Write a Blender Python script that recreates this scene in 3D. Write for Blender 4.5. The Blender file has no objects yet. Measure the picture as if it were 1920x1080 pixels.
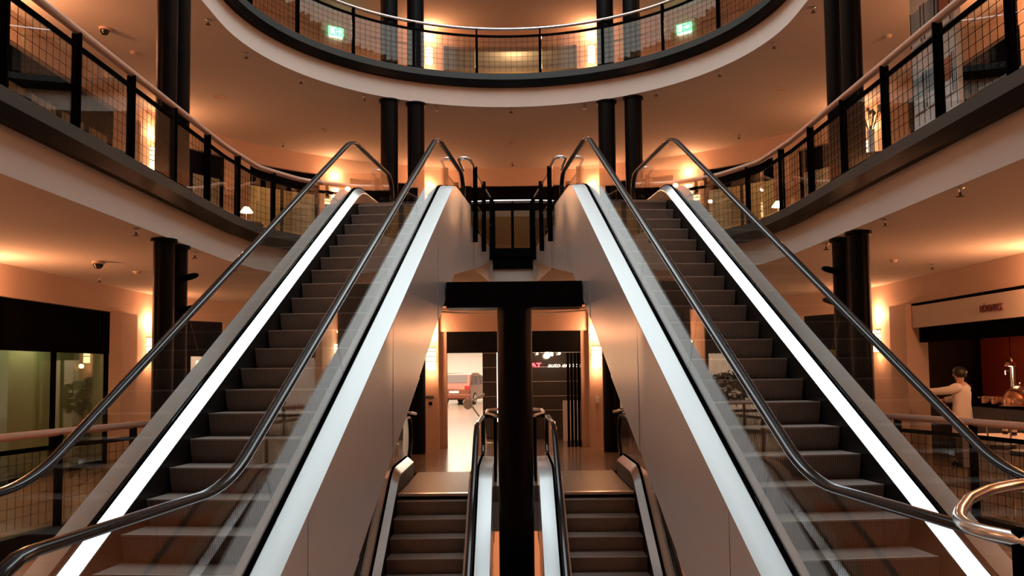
import bpy, bmesh, math, random
from math import sin, cos, pi, radians, sqrt, atan2
from mathutils import Vector, Matrix
random.seed(7)
SC = bpy.context.scene
COL = SC.collection
# ------------------------------------------------------------------ camera
cam_d = bpy.data.cameras.new('camera')
cam = bpy.data.objects.new('camera', cam_d)
COL.objects.link(cam)
FPX, PITCH, ROLL = 1592.84, 0.0610261, -0.0106646
cam_d.sensor_width = 36.0
cam_d.sensor_fit = 'HORIZONTAL'
cam_d.lens = 36.0 * FPX / 1920.0
cam_d.shift_x = 0.0
cam_d.shift_y = 57.0 / 1920.0
cam_d.clip_start = 0.05
cam_d.clip_end = 300
_F = Vector((0, cos(PITCH), sin(PITCH)))
_R = Vector((1, 0, 0))
_U = _R.cross(_F)
_R2 = _R * cos(ROLL) + _U * sin(ROLL)
_U2 = -_R * sin(ROLL) + _U * cos(ROLL)
cam.matrix_world = Matrix(((_R2.x, _U2.x, -_F.x, -0.0306), (_R2.y, _U2.y, -_F.y, 0.0), (_R2.z, _U2.z, -_F.z, 1.70), (0, 0, 0, 1)))
SC.camera = cam
# ------------------------------------------------------------------ world, daylight from the skylight, exposure
W = bpy.data.worlds.new('world')
SC.world = W
W.use_nodes = True
W.node_tree.nodes['Background'].inputs[0].default_value = (0.55, 0.75, 1.0, 1)
W.node_tree.nodes['Background'].inputs[1].default_value = 0.02
SC.view_settings.view_transform = 'Standard'
SC.view_settings.look = 'None'
SC.view_settings.gamma = 1.0
SC.view_settings.exposure = 0.12
SC.view_settings.use_curve_mapping = False
SC.cycles.transparent_max_bounces = 40
SC.cycles.max_bounces = 8
SC.cycles.sample_clamp_indirect = 6.0
SC.cycles.caustics_reflective = False
SC.cycles.caustics_refractive = False
SKY_POWER = 1150.0
WARM = (1.0, 0.41, 0.19)
LAMP_W = 50.0


def area_light(name, loc, rot, sx, sy, power, color):
    d = bpy.data.lights.new(name, 'AREA')
    d.shape = 'RECTANGLE'
    d.size, d.size_y, d.energy, d.color = sx, sy, power, color
    o = bpy.data.objects.new(name, d)
    o.location, o.rotation_euler = loc, rot
    COL.objects.link(o)
    return o


area_light('skylight_daylight', (0, 12.0, 15.6), (0, 0, 0), 5.6, 13.5, SKY_POWER, (0.82, 0.94, 1.0))


def point_light(name, loc, power, color=WARM, r=0.06, parent=None):
    d = bpy.data.lights.new(name, 'POINT')
    d.energy, d.color, d.shadow_soft_size = power, color, r
    o = bpy.data.objects.new(name, d)
    o.location = loc
    COL.objects.link(o)
    if parent:
        o.parent = parent
    return o


# ------------------------------------------------------------------ materials
def mat(name, col, rough=0.5, metal=0.0, emit=None, es=0.0, spec=0.5, noise=None, bump=None, coat=0.0):
    m = bpy.data.materials.new(name)
    m.use_nodes = True
    nt = m.node_tree
    b = nt.nodes['Principled BSDF']
    b.inputs['Base Color'].default_value = (*col, 1)
    b.inputs['Roughness'].default_value = rough
    b.inputs['Metallic'].default_value = metal
    b.inputs['Specular IOR Level'].default_value = spec
    if coat:
        b.inputs['Coat Weight'].default_value = coat
        b.inputs['Coat Roughness'].default_value = 0.1
    if emit:
        b.inputs['Emission Color'].default_value = (*emit, 1)
        b.inputs['Emission Strength'].default_value = es
    if noise or bump:
        tc = nt.nodes.new('ShaderNodeTexCoord')
        nz = nt.nodes.new('ShaderNodeTexNoise')
        nz.inputs['Scale'].default_value = (noise or bump)[0]
        nz.inputs['Detail'].default_value = 5
        nt.links.new(tc.outputs['Object'], nz.inputs['Vector'])
        if noise:
            mx = nt.nodes.new('ShaderNodeMix')
            mx.data_type = 'RGBA'
            a = noise[1]
            mx.inputs['A'].default_value = (*[c * (1 - a) for c in col], 1)
            mx.inputs['B'].default_value = (*[min(1, c * (1 + a)) for c in col], 1)
            nt.links.new(nz.outputs['Fac'], mx.inputs['Factor'])
            nt.links.new(mx.outputs['Result'], b.inputs['Base Color'])
        if bump:
            bp = nt.nodes.new('ShaderNodeBump')
            bp.inputs['Strength'].default_value = bump[1]
            bp.inputs['Distance'].default_value = 0.01
            nt.links.new(nz.outputs['Fac'], bp.inputs['Height'])
            nt.links.new(bp.outputs['Normal'], b.inputs['Normal'])
    return m


def glass_mat(name, tint, refl=1.0, rough=0.0):
    m = bpy.data.materials.new(name)
    m.use_nodes = True
    nt = m.node_tree
    nt.nodes.clear()
    out = nt.nodes.new('ShaderNodeOutputMaterial')
    tr = nt.nodes.new('ShaderNodeBsdfTransparent')
    tr.inputs[0].default_value = (*tint, 1)
    gl = nt.nodes.new('ShaderNodeBsdfGlossy')
    gl.inputs['Roughness'].default_value = rough
    gl.inputs[0].default_value = (1, 1, 1, 1)
    ge = nt.nodes.new('ShaderNodeNewGeometry')
    dt = nt.nodes.new('ShaderNodeVectorMath')
    dt.operation = 'DOT_PRODUCT'
    nt.links.new(ge.outputs['Normal'], dt.inputs[0])
    nt.links.new(ge.outputs['Incoming'], dt.inputs[1])
    prev = dt.outputs['Value']
    for op, i0, c in (('ABSOLUTE', 0, None), ('SUBTRACT', 1, 1.0), ('POWER', 0, 5.0), ('MULTIPLY', 0, 0.96 * refl), ('ADD', 0, 0.04 * refl)):
        mu = nt.nodes.new('ShaderNodeMath')
        mu.operation = op
        mu.use_clamp = True
        nt.links.new(prev, mu.inputs[i0])
        if c is not None:
            mu.inputs[1 - i0].default_value = c
        prev = mu.outputs[0]
    mx = nt.nodes.new('ShaderNodeMixShader')
    nt.links.new(mu.outputs[0], mx.inputs[0])
    nt.links.new(tr.outputs[0], mx.inputs[1])
    nt.links.new(gl.outputs[0], mx.inputs[2])
    nt.links.new(mx.outputs[0], out.inputs[0])
    return m


def ribbed_mat(name, c1, c2, pitch, rough, metal, axis=0):
    m = mat(name, c1, rough, metal)
    nt = m.node_tree
    b = nt.nodes['Principled BSDF']
    tc = nt.nodes.new('ShaderNodeTexCoord')
    sp = nt.nodes.new('ShaderNodeSeparateXYZ')
    nt.links.new(tc.outputs['Object'], sp.inputs[0])
    mm = nt.nodes.new('ShaderNodeMath')
    mm.operation = 'MULTIPLY'
    mm.inputs[1].default_value = 2 * pi / pitch
    nt.links.new(sp.outputs[axis], mm.inputs[0])
    sn = nt.nodes.new('ShaderNodeMath')
    sn.operation = 'SINE'
    nt.links.new(mm.outputs[0], sn.inputs[0])
    mr = nt.nodes.new('ShaderNodeMapRange')
    mr.inputs['From Min'].default_value = -0.6
    mr.inputs['From Max'].default_value = 0.6
    nt.links.new(sn.outputs[0], mr.inputs['Value'])
    mx = nt.nodes.new('ShaderNodeMix')
    mx.data_type = 'RGBA'
    mx.inputs['A'].default_value = (*c1, 1)
    mx.inputs['B'].default_value = (*c2, 1)
    nt.links.new(mr.outputs['Result'], mx.inputs['Factor'])
    nt.links.new(mx.outputs['Result'], b.inputs['Base Color'])
    bp = nt.nodes.new('ShaderNodeBump')
    bp.inputs['Strength'].default_value = 0.5
    bp.inputs['Distance'].default_value = 0.004
    nt.links.new(mr.outputs['Result'], bp.inputs['Height'])
    nt.links.new(bp.outputs['Normal'], b.inputs['Normal'])
    return m


def tile_mat(name, c1, c2, mortar, sx, rough):
    m = mat(name, c1, rough)
    nt = m.node_tree
    b = nt.nodes['Principled BSDF']
    tc = nt.nodes.new('ShaderNodeTexCoord')
    br = nt.nodes.new('ShaderNodeTexBrick')
    br.inputs['Color1'].default_value = (*c1, 1)
    br.inputs['Color2'].default_value = (*c2, 1)
    br.inputs['Mortar'].default_value = (*mortar, 1)
    br.inputs['Scale'].default_value = 1.0
    br.inputs['Mortar Size'].default_value = 0.008
    br.inputs['Brick Width'].default_value = sx
    br.inputs['Row Height'].default_value = sx
    br.offset = 0.0
    nt.links.new(tc.outputs['Object'], br.inputs['Vector'])
    nt.links.new(br.outputs['Color'], b.inputs['Base Color'])
    return m


M = {
    'ceiling': mat('ceiling_plaster', (0.62, 0.54, 0.47), 0.9, noise=(1.2, 0.03)),
    'stone': mat('cream_stone', (0.66, 0.475, 0.37), 0.7, noise=(3.0, 0.06)),
    'black': mat('black_metal', (0.004, 0.0035, 0.0035), 0.6, 0.0, spec=0.0),
    'blackgloss': mat('black_lacquer', (0.006, 0.006, 0.006), 0.18, spec=0.4),
    'column': mat('column_black', (0.0025, 0.0025, 0.0025), 0.4, spec=0.08),
    'fascia': mat('black_fascia', (0.0025, 0.0025, 0.0025), 0.22, spec=0.05),
    'curb': mat('slate_curb', (0.024, 0.034, 0.033), 0.55),
    'floor': tile_mat('polished_stone_floor', (0.26, 0.19, 0.145), (0.235, 0.17, 0.13), (0.13, 0.1, 0.08), 0.9, 0.2),
    'floordark': tile_mat('dark_stone_floor', (0.24, 0.17, 0.13), (0.2, 0.14, 0.11), (0.1, 0.08, 0.06), 0.6, 0.3),
    'steel': mat('brushed_steel', (0.72, 0.73, 0.74), 0.3, 1.0),
    'deck': mat('satin_steel_deck', (0.78, 0.82, 0.82), 0.36, 0.45),
    'strip': mat('polished_steel_strip', (0.92, 0.94, 0.95), 0.24, 0.9),
    'clad': mat('satin_metal_cladding', (0.76, 0.82, 0.87), 0.30, 0.5, noise=(0.5, 0.03)),
    'plate': mat('landing_plate_metal', (0.10, 0.075, 0.07), 0.4, 0.1, spec=0.25, bump=(220, 0.15)),
    'tube': mat('stainless_tube', (0.80, 0.77, 0.75), 0.24, 1.0),
    'wood': mat('bronze_handrail', (0.70, 0.47, 0.36), 0.34, 0.35),
    'rubber': mat('handrail_rubber', (0.008, 0.008, 0.009), 0.16, spec=0.42),
    'skirt': mat('skirt_black', (0.010, 0.010, 0.010), 0.4, spec=0.3),
    'step': ribbed_mat('step_ribbed', (0.42, 0.34, 0.29), (0.15, 0.12, 0.10), 0.0165, 0.55, 0.1),
    'nose_highlight': mat('step_nose_highlight', (0.55, 0.50, 0.46), 0.45, 0.3),  # pale nose strip; light caught along the step edges is put into its colour
    'glass': glass_mat('balustrade_glass', (0.95, 0.975, 0.965), 1.25),
    'railglass': glass_mat('railing_glass', (0.90, 0.92, 0.90), 1.3, 0.01),
    'railglass2': glass_mat('top_railing_glass', (0.88, 0.90, 0.89), 2.6, 0.02),
    'shopglass': glass_mat('shop_glass', (0.93, 0.93, 0.92), 1.0),
    'mesh': mat('wire_mesh_black', (0.008, 0.006, 0.005), 0.7, spec=0.0),
    'sconce': mat('sconce_glow', (1, 0.8, 0.55), 0.5, emit=(1.0, 0.62, 0.30), es=11.0),
    'white': mat('white_paint', (0.82, 0.80, 0.77), 0.5),
    'cloth': mat('white_cloth', (0.55, 0.5, 0.46), 0.8),
    'yellow': mat('ochre_wall', (0.52, 0.37, 0.20), 0.8),
    'red': mat('red_wall', (0.34, 0.045, 0.02), 0.7, noise=(2, 0.15)),
    'brown': mat('dark_wood', (0.05, 0.025, 0.015), 0.4),
    'sign': mat('cream_sign_board', (0.66, 0.56, 0.46), 0.55),
    'signtext': mat('burgundy_lettering', (0.16, 0.02, 0.03), 0.5),
    'greydark': mat('dark_grey_panel', (0.075, 0.062, 0.055), 0.12, spec=0.6),
    'seam': mat('pale_seam', (0.75, 0.7, 0.62), 0.5),
    'neonred': mat('red_neon', (1, 0.1, 0.1), 0.5, emit=(1, 0.06, 0.08), es=5.0),
    'neonwhite': mat('white_lettering_lit', (1, 1, 1), 0.5, emit=(1, 0.86, 0.68), es=2.2),
    'bulb': mat('warm_bulb', (1, 1, 1), 0.5, emit=(1, 0.78, 0.5), es=22.0),
    'exit': mat('exit_sign_green', (0.1, 0.8, 0.4), 0.5, emit=(0.25, 1.0, 0.45), es=2.2),
    'exitwhite': mat('exit_sign_white', (1, 1, 1), 0.5, emit=(0.9, 1.0, 0.9), es=3.0),
    'orange': mat('orange_wall', (0.70, 0.44, 0.31), 0.8),
    'skin': mat('skin', (0.52, 0.30, 0.20), 0.55),
    'hair': mat('black_hair', (0.012, 0.009, 0.008), 0.5),
    'jacket': mat('white_jacket_cloth', (0.72, 0.66, 0.6), 0.85),
    'trousers': mat('dark_trousers', (0.03, 0.03, 0.035), 0.8),
    'copper': mat('polished_copper', (0.9, 0.52, 0.33), 0.22, 1.0),
    'carbody': mat('orange_brown_car_paint', (0.20, 0.05, 0.02), 0.22, 0.35, coat=0.8),
    'carglass': mat('dark_car_window', (0.06, 0.03, 0.03), 0.08, spec=0.8),
    'tyre': mat('black_tyre', (0.012, 0.012, 0.012), 0.8),
    'redlamp': mat('red_tail_lamp', (0.4, 0.02, 0.02), 0.2),
    'leaf': mat('dark_green_leaf', (0.03, 0.055, 0.02), 0.6),
    'leather': mat('dark_leather', (0.025, 0.022, 0.024), 0.45),
    'bottle': mat('dark_bottle_glass', (0.015, 0.012, 0.01), 0.08, spec=0.8),
    'label': mat('paper_label', (0.7, 0.62, 0.5), 0.7),
    'photo_blue': mat('poster_blue_print', (0.30, 0.44, 0.54), 0.4),
    'photo_red': mat('poster_red_print', (0.40, 0.14, 0.08), 0.4),
    'pale': mat('pale_card', (0.74, 0.80, 0.84), 0.5),
    'green_glass': glass_mat('green_tinted_glass', (0.70, 0.74, 0.60), 1.0),
    'pale_green': mat('pale_green_backing', (0.62, 0.60, 0.42), 0.6, noise=(1.5, 0.25)),
    'camdome': mat('smoked_dome', (0.01, 0.008, 0.007), 0.06, spec=0.9),
}


# ------------------------------------------------------------------ mesh helpers
class MB:
    def __init__(s, xf=None):
        s.v, s.f, s.xf = [], [], xf

    def add(s, pts, faces):
        n = len(s.v)
        if s.xf:
            pts = [s.xf(p) for p in pts]
        s.v += [tuple(p) for p in pts]
        s.f += [tuple(i + n for i in f) for f in faces]

    def box(s, x0, x1, y0, y1, z0, z1):
        s.add([(x0, y0, z0), (x1, y0, z0), (x1, y1, z0), (x0, y1, z0), (x0, y0, z1), (x1, y0, z1), (x1, y1, z1), (x0, y1, z1)],
              [(0, 3, 2, 1), (4, 5, 6, 7), (0, 1, 5, 4), (1, 2, 6, 5), (2, 3, 7, 6), (3, 0, 4, 7)])

    def obox(s, c, ax, ay, az, hx, hy, hz):
        c, ax, ay, az = Vector(c), Vector(ax), Vector(ay), Vector(az)
        p = []
        for k in (-1, 1):
            for (i, j) in ((-1, -1), (1, -1), (1, 1), (-1, 1)):
                p.append(c + ax * (i * hx) + ay * (j * hy) + az * (k * hz))
        s.add(p, [(0, 3, 2, 1), (4, 5, 6, 7), (0, 1, 5, 4), (1, 2, 6, 5), (2, 3, 7, 6), (3, 0, 4, 7)])

    def rings(s, rings, closed_ring=True, caps=True, loop=False):
        n = len(rings[0])
        pts = [p for r in rings for p in r]
        F = []
        m = len(rings)
        for i in range(m if loop else m - 1):
            a, b = i * n, ((i + 1) % m) * n
            for j in range(n if closed_ring else n - 1):
                k = (j + 1) % n
                F.append((a + j, a + k, b + k, b + j))
        if caps and not loop and closed_ring:
            F.append(tuple(range(n - 1, -1, -1)))
            F.append(tuple((m - 1) * n + i for i in range(n)))
        s.add(pts, F)

    def sweep(s, path, profile, side=None, up=None, loop=False):
        P = [Vector(p) for p in path]
        R = []
        N = len(P)
        for i in range(N):
            a = P[(i - 1) % N] if (loop or i > 0) else P[i]
            b = P[(i + 1) % N] if (loop or i < N - 1) else P[i]
            t = (b - a).normalized()
            if side is not None:
                S = Vector(side)
                U = S.cross(t)
            else:
                U0 = Vector(up or (0, 0, 1))
                S = t.cross(U0).normalized()
                U = S.cross(t)
            k = 1.0
            if 0 < i < N - 1 or loop:
                d1, d2 = (P[i] - a), (b - P[i])
                if d1.length > 1e-9 and d2.length > 1e-9:
                    cs = max(-1, min(1, d1.normalized().dot(d2.normalized())))
                    k = 1.0 / max(0.5, sqrt((1 + cs) / 2))
            if side is not None:
                R.append([P[i] + S * x + U * (y * k) for x, y in profile])
            else:
                R.append([P[i] + S * (x * k) + U * y for x, y in profile])
        s.rings(R, loop=loop)

    def tube(s, path, r, n=10, loop=False):
        P = [Vector(p) for p in path]
        N = len(P)
        R = []
        prevU = None
        for i in range(N):
            a = P[(i - 1) % N] if (loop or i > 0) else P[i]
            b = P[(i + 1) % N] if (loop or i < N - 1) else P[i]
            t = (b - a).normalized()
            if prevU is None:
                ref = Vector((0, 0, 1)) if abs(t.z) < 0.9 else Vector((1, 0, 0))
                U = (ref - t * ref.dot(t)).normalized()
            else:
                U = (prevU - t * prevU.dot(t)).normalized()
            prevU = U
            S = t.cross(U)
            rr = r[i] if isinstance(r, (list, tuple)) else r
            R.append([P[i] + (S * cos(2 * pi * j / n) + U * sin(2 * pi * j / n)) * rr for j in range(n)])
        s.rings(R, loop=loop)

    def lathe(s, prof, c=(0, 0, 0), n=24, a0=0.0, a1=2 * pi):
        full = abs(a1 - a0 - 2 * pi) < 1e-6
        R = []
        m = n if full else n + 1
        for i in range(m):
            a = a0 + (a1 - a0) * i / n
            R.append([(c[0] + r * cos(a), c[1] + r * sin(a), c[2] + z) for r, z in prof])
        s.rings(R, closed_ring=False, loop=full)

    def ball(s, c, rx, ry=None, rz=None, n=14, m=8):
        ry = rx if ry is None else ry
        rz = rx if rz is None else rz
        R = []
        for i in range(n):
            a = 2 * pi * i / n
            R.append([(c[0] + rx * sin(pi * j / m) * cos(a), c[1] + ry * sin(pi * j / m) * sin(a), c[2] + rz * cos(pi * j / m)) for j in range(m + 1)])
        s.rings(R, closed_ring=False, loop=True)

    def prism(s, poly, fn, a, b):
        """poly: 2-D outline; fn(x, y, k) -> 3-D; extruded from k=a to k=b (concave allowed)"""
        n = len(poly)
        tris = tri2d(poly)
        pts = [fn(x, y, a) for x, y in poly] + [fn(x, y, b) for x, y in poly]
        F = [t for t in tris] + [tuple(n + i for i in reversed(t)) for t in tris]
        F += [(i, (i + 1) % n, n + (i + 1) % n, n + i) for i in range(n)]
        s.add(pts, F)

    def build(s, name, m, parent=None, smooth=False, bevel=0.0, weld=True):
        me = bpy.data.meshes.new(name)
        me.from_pydata(s.v, [], s.f)
        bm = bmesh.new()
        bm.from_mesh(me)
        if weld:
            bmesh.ops.remove_doubles(bm, verts=bm.verts, dist=1e-5)
        bmesh.ops.recalc_face_normals(bm, faces=bm.faces)
        bm.to_mesh(me)
        bm.free()
        if m is not None:
            me.materials.append(M[m] if isinstance(m, str) else m)
        if smooth:
            me.polygons.foreach_set('use_smooth', [True] * len(me.polygons))
            try:
                me.set_sharp_from_angle(angle=radians(38))
            except Exception:
                pass
        o = bpy.data.objects.new(name, me)
        COL.objects.link(o)
        if parent:
            o.parent = parent
        if bevel:
            md = o.modifiers.new('bevel', 'BEVEL')
            md.width, md.segments, md.limit_method = bevel, 2, 'ANGLE'
        return o


def tri2d(poly):
    from mathutils.geometry import tessellate_polygon
    return [tuple(t) for t in tessellate_polygon([[Vector((x, y, 0)) for x, y in poly]])]


def fillet(pts, r, seg=8):
    P = [Vector(p) for p in pts]
    out = [P[0]]
    for i in range(1, len(P) - 1):
        a, b, c = P[i - 1], P[i], P[i + 1]
        rr = r[i - 1] if isinstance(r, (list, tuple)) else r
        d1, d2 = (a - b).normalized(), (c - b).normalized()
        ang = d1.angle(d2)
        t = min(rr / math.tan(ang / 2), 0.49 * (a - b).length if i > 1 else 0.95 * (a - b).length, 0.49 * (c - b).length if i < len(P) - 2 else 0.95 * (c - b).length)
        p0, p2 = b + d1 * t, b + d2 * t
        for k in range(seg + 1):
            q = k / seg
            out.append((1 - q) ** 2 * p0 + 2 * q * (1 - q) * b + q * q * p2)
    out.append(P[-1])
    return out


def empty(name, loc, rz=0.0):
    o = bpy.data.objects.new(name, None)
    o.location = loc
    o.rotation_euler = (0, 0, rz)
    o.empty_display_size = 0.2
    COL.objects.link(o)
    return o


def tag(o, label, cat, group=None, kind=None):
    o['label'], o['category'] = label, cat
    if group:
        o['group'] = group
    if kind:
        o['kind'] = kind
    return o


def thing(name, loc, label, cat, rz=0.0, group=None, kind=None):
    return tag(empty(name, loc, rz), label, cat, group, kind)


def struct(o, label=None, cat=None):
    o['kind'] = 'structure'
    if label:
        o['label'] = label
        o['category'] = cat
    return o


def dup(root, loc, rz=None, label=None, group=None):
    r = root.copy()
    COL.objects.link(r)
    r.location = loc
    if rz is not None:
        r.rotation_euler = (0, 0, rz)
    if label:
        r['label'] = label
    if group:
        r['group'] = group
    for ch in list(root.children):
        c = ch.copy()
        COL.objects.link(c)
        c.parent = r
        for g in list(ch.children):
            d = g.copy()
            COL.objects.link(d)
            d.parent = c
    return r


ORD = ['first', 'second', 'third', 'fourth', 'fifth', 'sixth', 'seventh', 'eighth', 'ninth', 'tenth', 'eleventh', 'twelfth', 'thirteenth', 'fourteenth']
# ------------------------------------------------------------------ heights and plan
ZM, Z1, Z2, ZB = -0.10, 4.19, 8.39, -4.30          # middle floor, first gallery, second gallery, lower floor
C0, C1, C2 = 3.50, 7.70, 11.90                     # ceilings above each
AZ = 0.0925788
P0 = Vector((2.28855, 12.48609, 4.19249))          # right skirt, top step of the right upper escalator
TAN = math.tan(radians(30))


def E(u, v, m=1):
    """plan point of the upper escalator frame"""
    x = P0.x + cos(AZ) * u - sin(AZ) * v
    y = P0.y + sin(AZ) * u + cos(AZ) * v
    return (m * x, y)


def slab(name, outer, hole, z0, z1, m):
    bm = bmesh.new()
    def loop(pts):
        vs = [bm.verts.new((x, y, z1)) for x, y in pts]
        return [bm.edges.new((vs[i], vs[(i + 1) % len(vs)])) for i in range(len(vs))]
    ed = loop(outer)
    for h in (hole or []):
        ed += loop(h)
    bmesh.ops.triangle_fill(bm, use_beauty=True, use_dissolve=False, edges=ed)
    r = bmesh.ops.extrude_face_region(bm, geom=list(bm.faces))
    vs = [g for g in r['geom'] if isinstance(g, bmesh.types.BMVert)]
    bmesh.ops.translate(bm, vec=(0, 0, z0 - z1), verts=vs)
    bmesh.ops.recalc_face_normals(bm, faces=bm.faces)
    me = bpy.data.meshes.new(name)
    bm.to_mesh(me)
    bm.free()
    me.materials.append(M[m])
    o = bpy.data.objects.new(name, me)
    COL.objects.link(o)
    return struct(o)


def clean(pts):
    out = []
    for p in pts:
        if not out or (Vector(p) - Vector(out[-1])).length > 1e-3:
            out.append((p[0], p[1]))
    return out


CX1 = -0.06
YN = 2.2
# first gallery: rim right half, near to bridge corner
def rim1(m):
    pts = [(4.46, YN), (4.46, 9.0), (4.47, 13.3), (4.36, 14.7), (3.85, 15.75), (3.1, 16.3), E(0.42, 4.0)]
    pts = [(x * m + CX1 if i < 5 else x * m, y) for i, (x, y) in enumerate(pts)]
    return [(p.x, p.y) for p in fillet([Vector((x, y)) for x, y in pts], 1.0, 6)]


HOLE1_R = rim1(1) + [E(0.42, 2.78), E(-1.355, 2.78), E(-1.355, 5.15)]
HOLE1_L = rim1(-1) + [E(0.42, 2.78, -1), E(-1.355, 2.78, -1), E(-1.355, 5.15, -1)]
HOLE1 = clean(HOLE1_R + HOLE1_L[::-1])
# second gallery: U-shaped rim
R2, CY2, CX2 = 4.85, 14.15, -0.05
def rim2(r):
    pts = [(r, YN), (r, CY2)]
    for i in range(1, 48):
        a = pi * i / 48
        pts.append((r * cos(a), CY2 + r * sin(a)))
    pts += [(-r, CY2), (-r, YN)]
    return [(x + CX2, y) for x, y in pts]
HOLE2 = clean(rim2(R2))
# middle floor: void with the far landing tongue
MID_R = [(5.5, 5.1), (5.5, 9.2), (5.3, 10.3), (4.96, 11.4), (4.6, 13.0), (4.1, 14.7), (3.3, 15.9), (2.13, 16.3), (2.13, 15.33), (0.36, 15.33), (0.36, 13.4)]
HOLEM = clean(MID_R + [(-x, y) for x, y in MID_R[::-1]])
OUT = [(-13, -5), (13, -5), (13, 30), (-13, 30)]
OUTM = [(-13, -5), (13, -5), (13, 53), (-13, 53)]

HOLE2C = clean(rim2(R2 + 0.07))
def _off(p, m):
    return (p[0] + 0.05 * m, p[1]) if p[1] < 14.0 else (p[0] + 0.04 * m, p[1] + 0.04)
HOLE1C = clean([_off(p, 1) for p in rim1(1)[:-1]] + [E(0.42, 4.1)] + [E(0.42, 2.78), E(-1.355, 2.78), E(-1.355, 5.15)]
               + ([_off(p, -1) for p in rim1(-1)[:-1]] + [E(0.42, 4.1, -1)] + [E(0.42, 2.78, -1), E(-1.355, 2.78, -1), E(-1.355, 5.15, -1)])[::-1])
slab('floor', OUTM, [HOLEM], ZM - 0.25, ZM, 'floor')
slab('ceiling_lower', OUT, [HOLEM], ZM - 0.7, ZM - 0.25, 'ceiling')
slab('floor_lower', OUT, None, ZB - 0.3, ZB, 'floordark')
slab('ceiling_middle', OUTM, [HOLE1C], C0, Z1 - 0.24, 'ceiling')
slab('floor_gallery', OUT, [HOLE1], Z1 - 0.24, Z1, 'floordark')
slab('ceiling_gallery', OUT, [HOLE2C], C1, Z2 - 0.24, 'ceiling')
slab('floor_top', OUT, [HOLE2], Z2 - 0.24, Z2, 'floordark')
slab('ceiling_top', OUT, [HOLE2], C2, C2 + 0.5, 'ceiling')
# light shaft above the top ceiling and its glazed roof frame
mb = MB()
for i in range(len(HOLE2)):
    a, b = HOLE2[i], HOLE2[(i + 1) % len(HOLE2)]
    d = Vector((b[0] - a[0], b[1] - a[1], 0)).normalized()
    n = Vector((d.y, -d.x, 0)) * 0.1
    A, B = Vector((*a, 0)), Vector((*b, 0))
    mb.rings([[A + Vector((0, 0, z)) + n * k for z, k in ((C2 + .5, 1), (C2 + .5, 0), (16.2, 0), (16.2, 1))], [B + Vector((0, 0, z)) + n * k for z, k in ((C2 + .5, 1), (C2 + .5, 0), (16.2, 0), (16.2, 1))]])
struct(mb.build('wall_shaft', 'ceiling'))
mb = MB()
mb.box(-7, 7, 0, 22, 16.2, 16.3)
struct(mb.build('ceiling_shaft', 'white'))


def rim_band(name, path, z0, z1, t_in, t_out, m, loop=False):
    """a band along a rim; t_in reaches into the void"""
    mb = MB()
    mb.sweep([(x, y, 0) for x, y in path], [(-t_in, z0), (t_out, z0), (t_out, z1), (-t_in, z1)], loop=loop)
    return struct(mb.build(name, m, smooth=True))


# side sign: sweep S = t x up; for a right rim walked away from the camera (+Y), S = +X (solid side)
RIM_R, RIM_L = clean(rim1(1) + [E(0.42, 2.8)]), clean(rim1(-1) + [E(0.42, 2.8, -1)])
k = 1
for nm, z0, z1, ti, mm in (('fascia', -0.25, -0.09, 0.05, 'fascia'), ('curb', -0.09, 0.05, 0.05, 'curb')):
    rim_band('trim_%d' % k, RIM_R, Z1 + z0, Z1 + z1, ti, 0.24, mm); k += 1
    rim_band('trim_%d' % k, RIM_L[::-1], Z1 + z0, Z1 + z1, ti, 0.24, mm); k += 1
    rim_band('trim_%d' % k, HOLE2, Z2 + z0, Z2 + z1, ti, 0.24, mm); k += 1
cpts = [E(-1.30, 5.1), E(-1.30, 5.15, -1)]
mb = MB()
cR, cL = E(-1.40, 5.12), E(-1.40, 5.12, -1)
mb.prism([(cR[0] + .02, cR[1] - .04), (cR[0] + .02, cR[1] + .25), (cL[0] - .02, cL[1] + .25), (cL[0] - .02, cL[1] - .04)], lambda x, y, k: (x, y, k), Z1 - 0.14, Z1 + 0.03)
mb.prism([(cR[0] - .01, cR[1]), (cR[0] - .01, cR[1] + .25), (cL[0] + .01, cL[1] + .25), (cL[0] + .01, cL[1])], lambda x, y, k: (x, y, k), Z1 - 0.40, Z1 - 0.14)
struct(mb.build('trim_%d' % k, 'black')); k += 1
rim_band('trim_%d' % k, [(x, y) for x, y in MID_R[:8]], ZM - 0.25, ZM + 0.05, 0.04, 0.1, 'fascia'); k += 1
rim_band('trim_%d' % k, [(-x, y) for x, y in MID_R[:8]][::-1], ZM - 0.25, ZM + 0.05, 0.04, 0.1, 'fascia'); k += 1
NTRIM = k

# ------------------------------------------------------------------ outer wall path
RW, CYW, XW = 8.9, 16.1, 8.2
PHM = math.asin(XW / RW)
SARC = RW * PHM
YARC = CYW + RW * cos(PHM)


def wp(s, off=0.0, z=0.0):
    sg = 1 if s >= 0 else -1
    a = abs(s)
    if a <= SARC:
        ph = a / RW
        return Vector((sg * (RW + off) * sin(ph), CYW + (RW + off) * cos(ph), z))
    return Vector((sg * (XW + off), YARC - (a - SARC) + (off * cos(PHM)) * max(0, 1 - (a - SARC) / 1.0), z))


def wn(s):
    """inward normal"""
    sg = 1 if s >= 0 else -1
    a = abs(s)
    if a <= SARC:
        return Vector((-sg * sin(a / RW), -cos(a / RW), 0))
    return Vector((-sg, 0, 0))


def wblock(mb, s0, s1, z0, z1, o0=0.0, o1=0.3):
    n = max(2, int(abs(s1 - s0) / 0.35) + 1)
    R = []
    for i in range(n):
        s = s0 + (s1 - s0) * i / (n - 1)
        R.append([wp(s, o0, z0), wp(s, o1, z0), wp(s, o1, z1), wp(s, o0, z1)])
    mb.rings(R)


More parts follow.
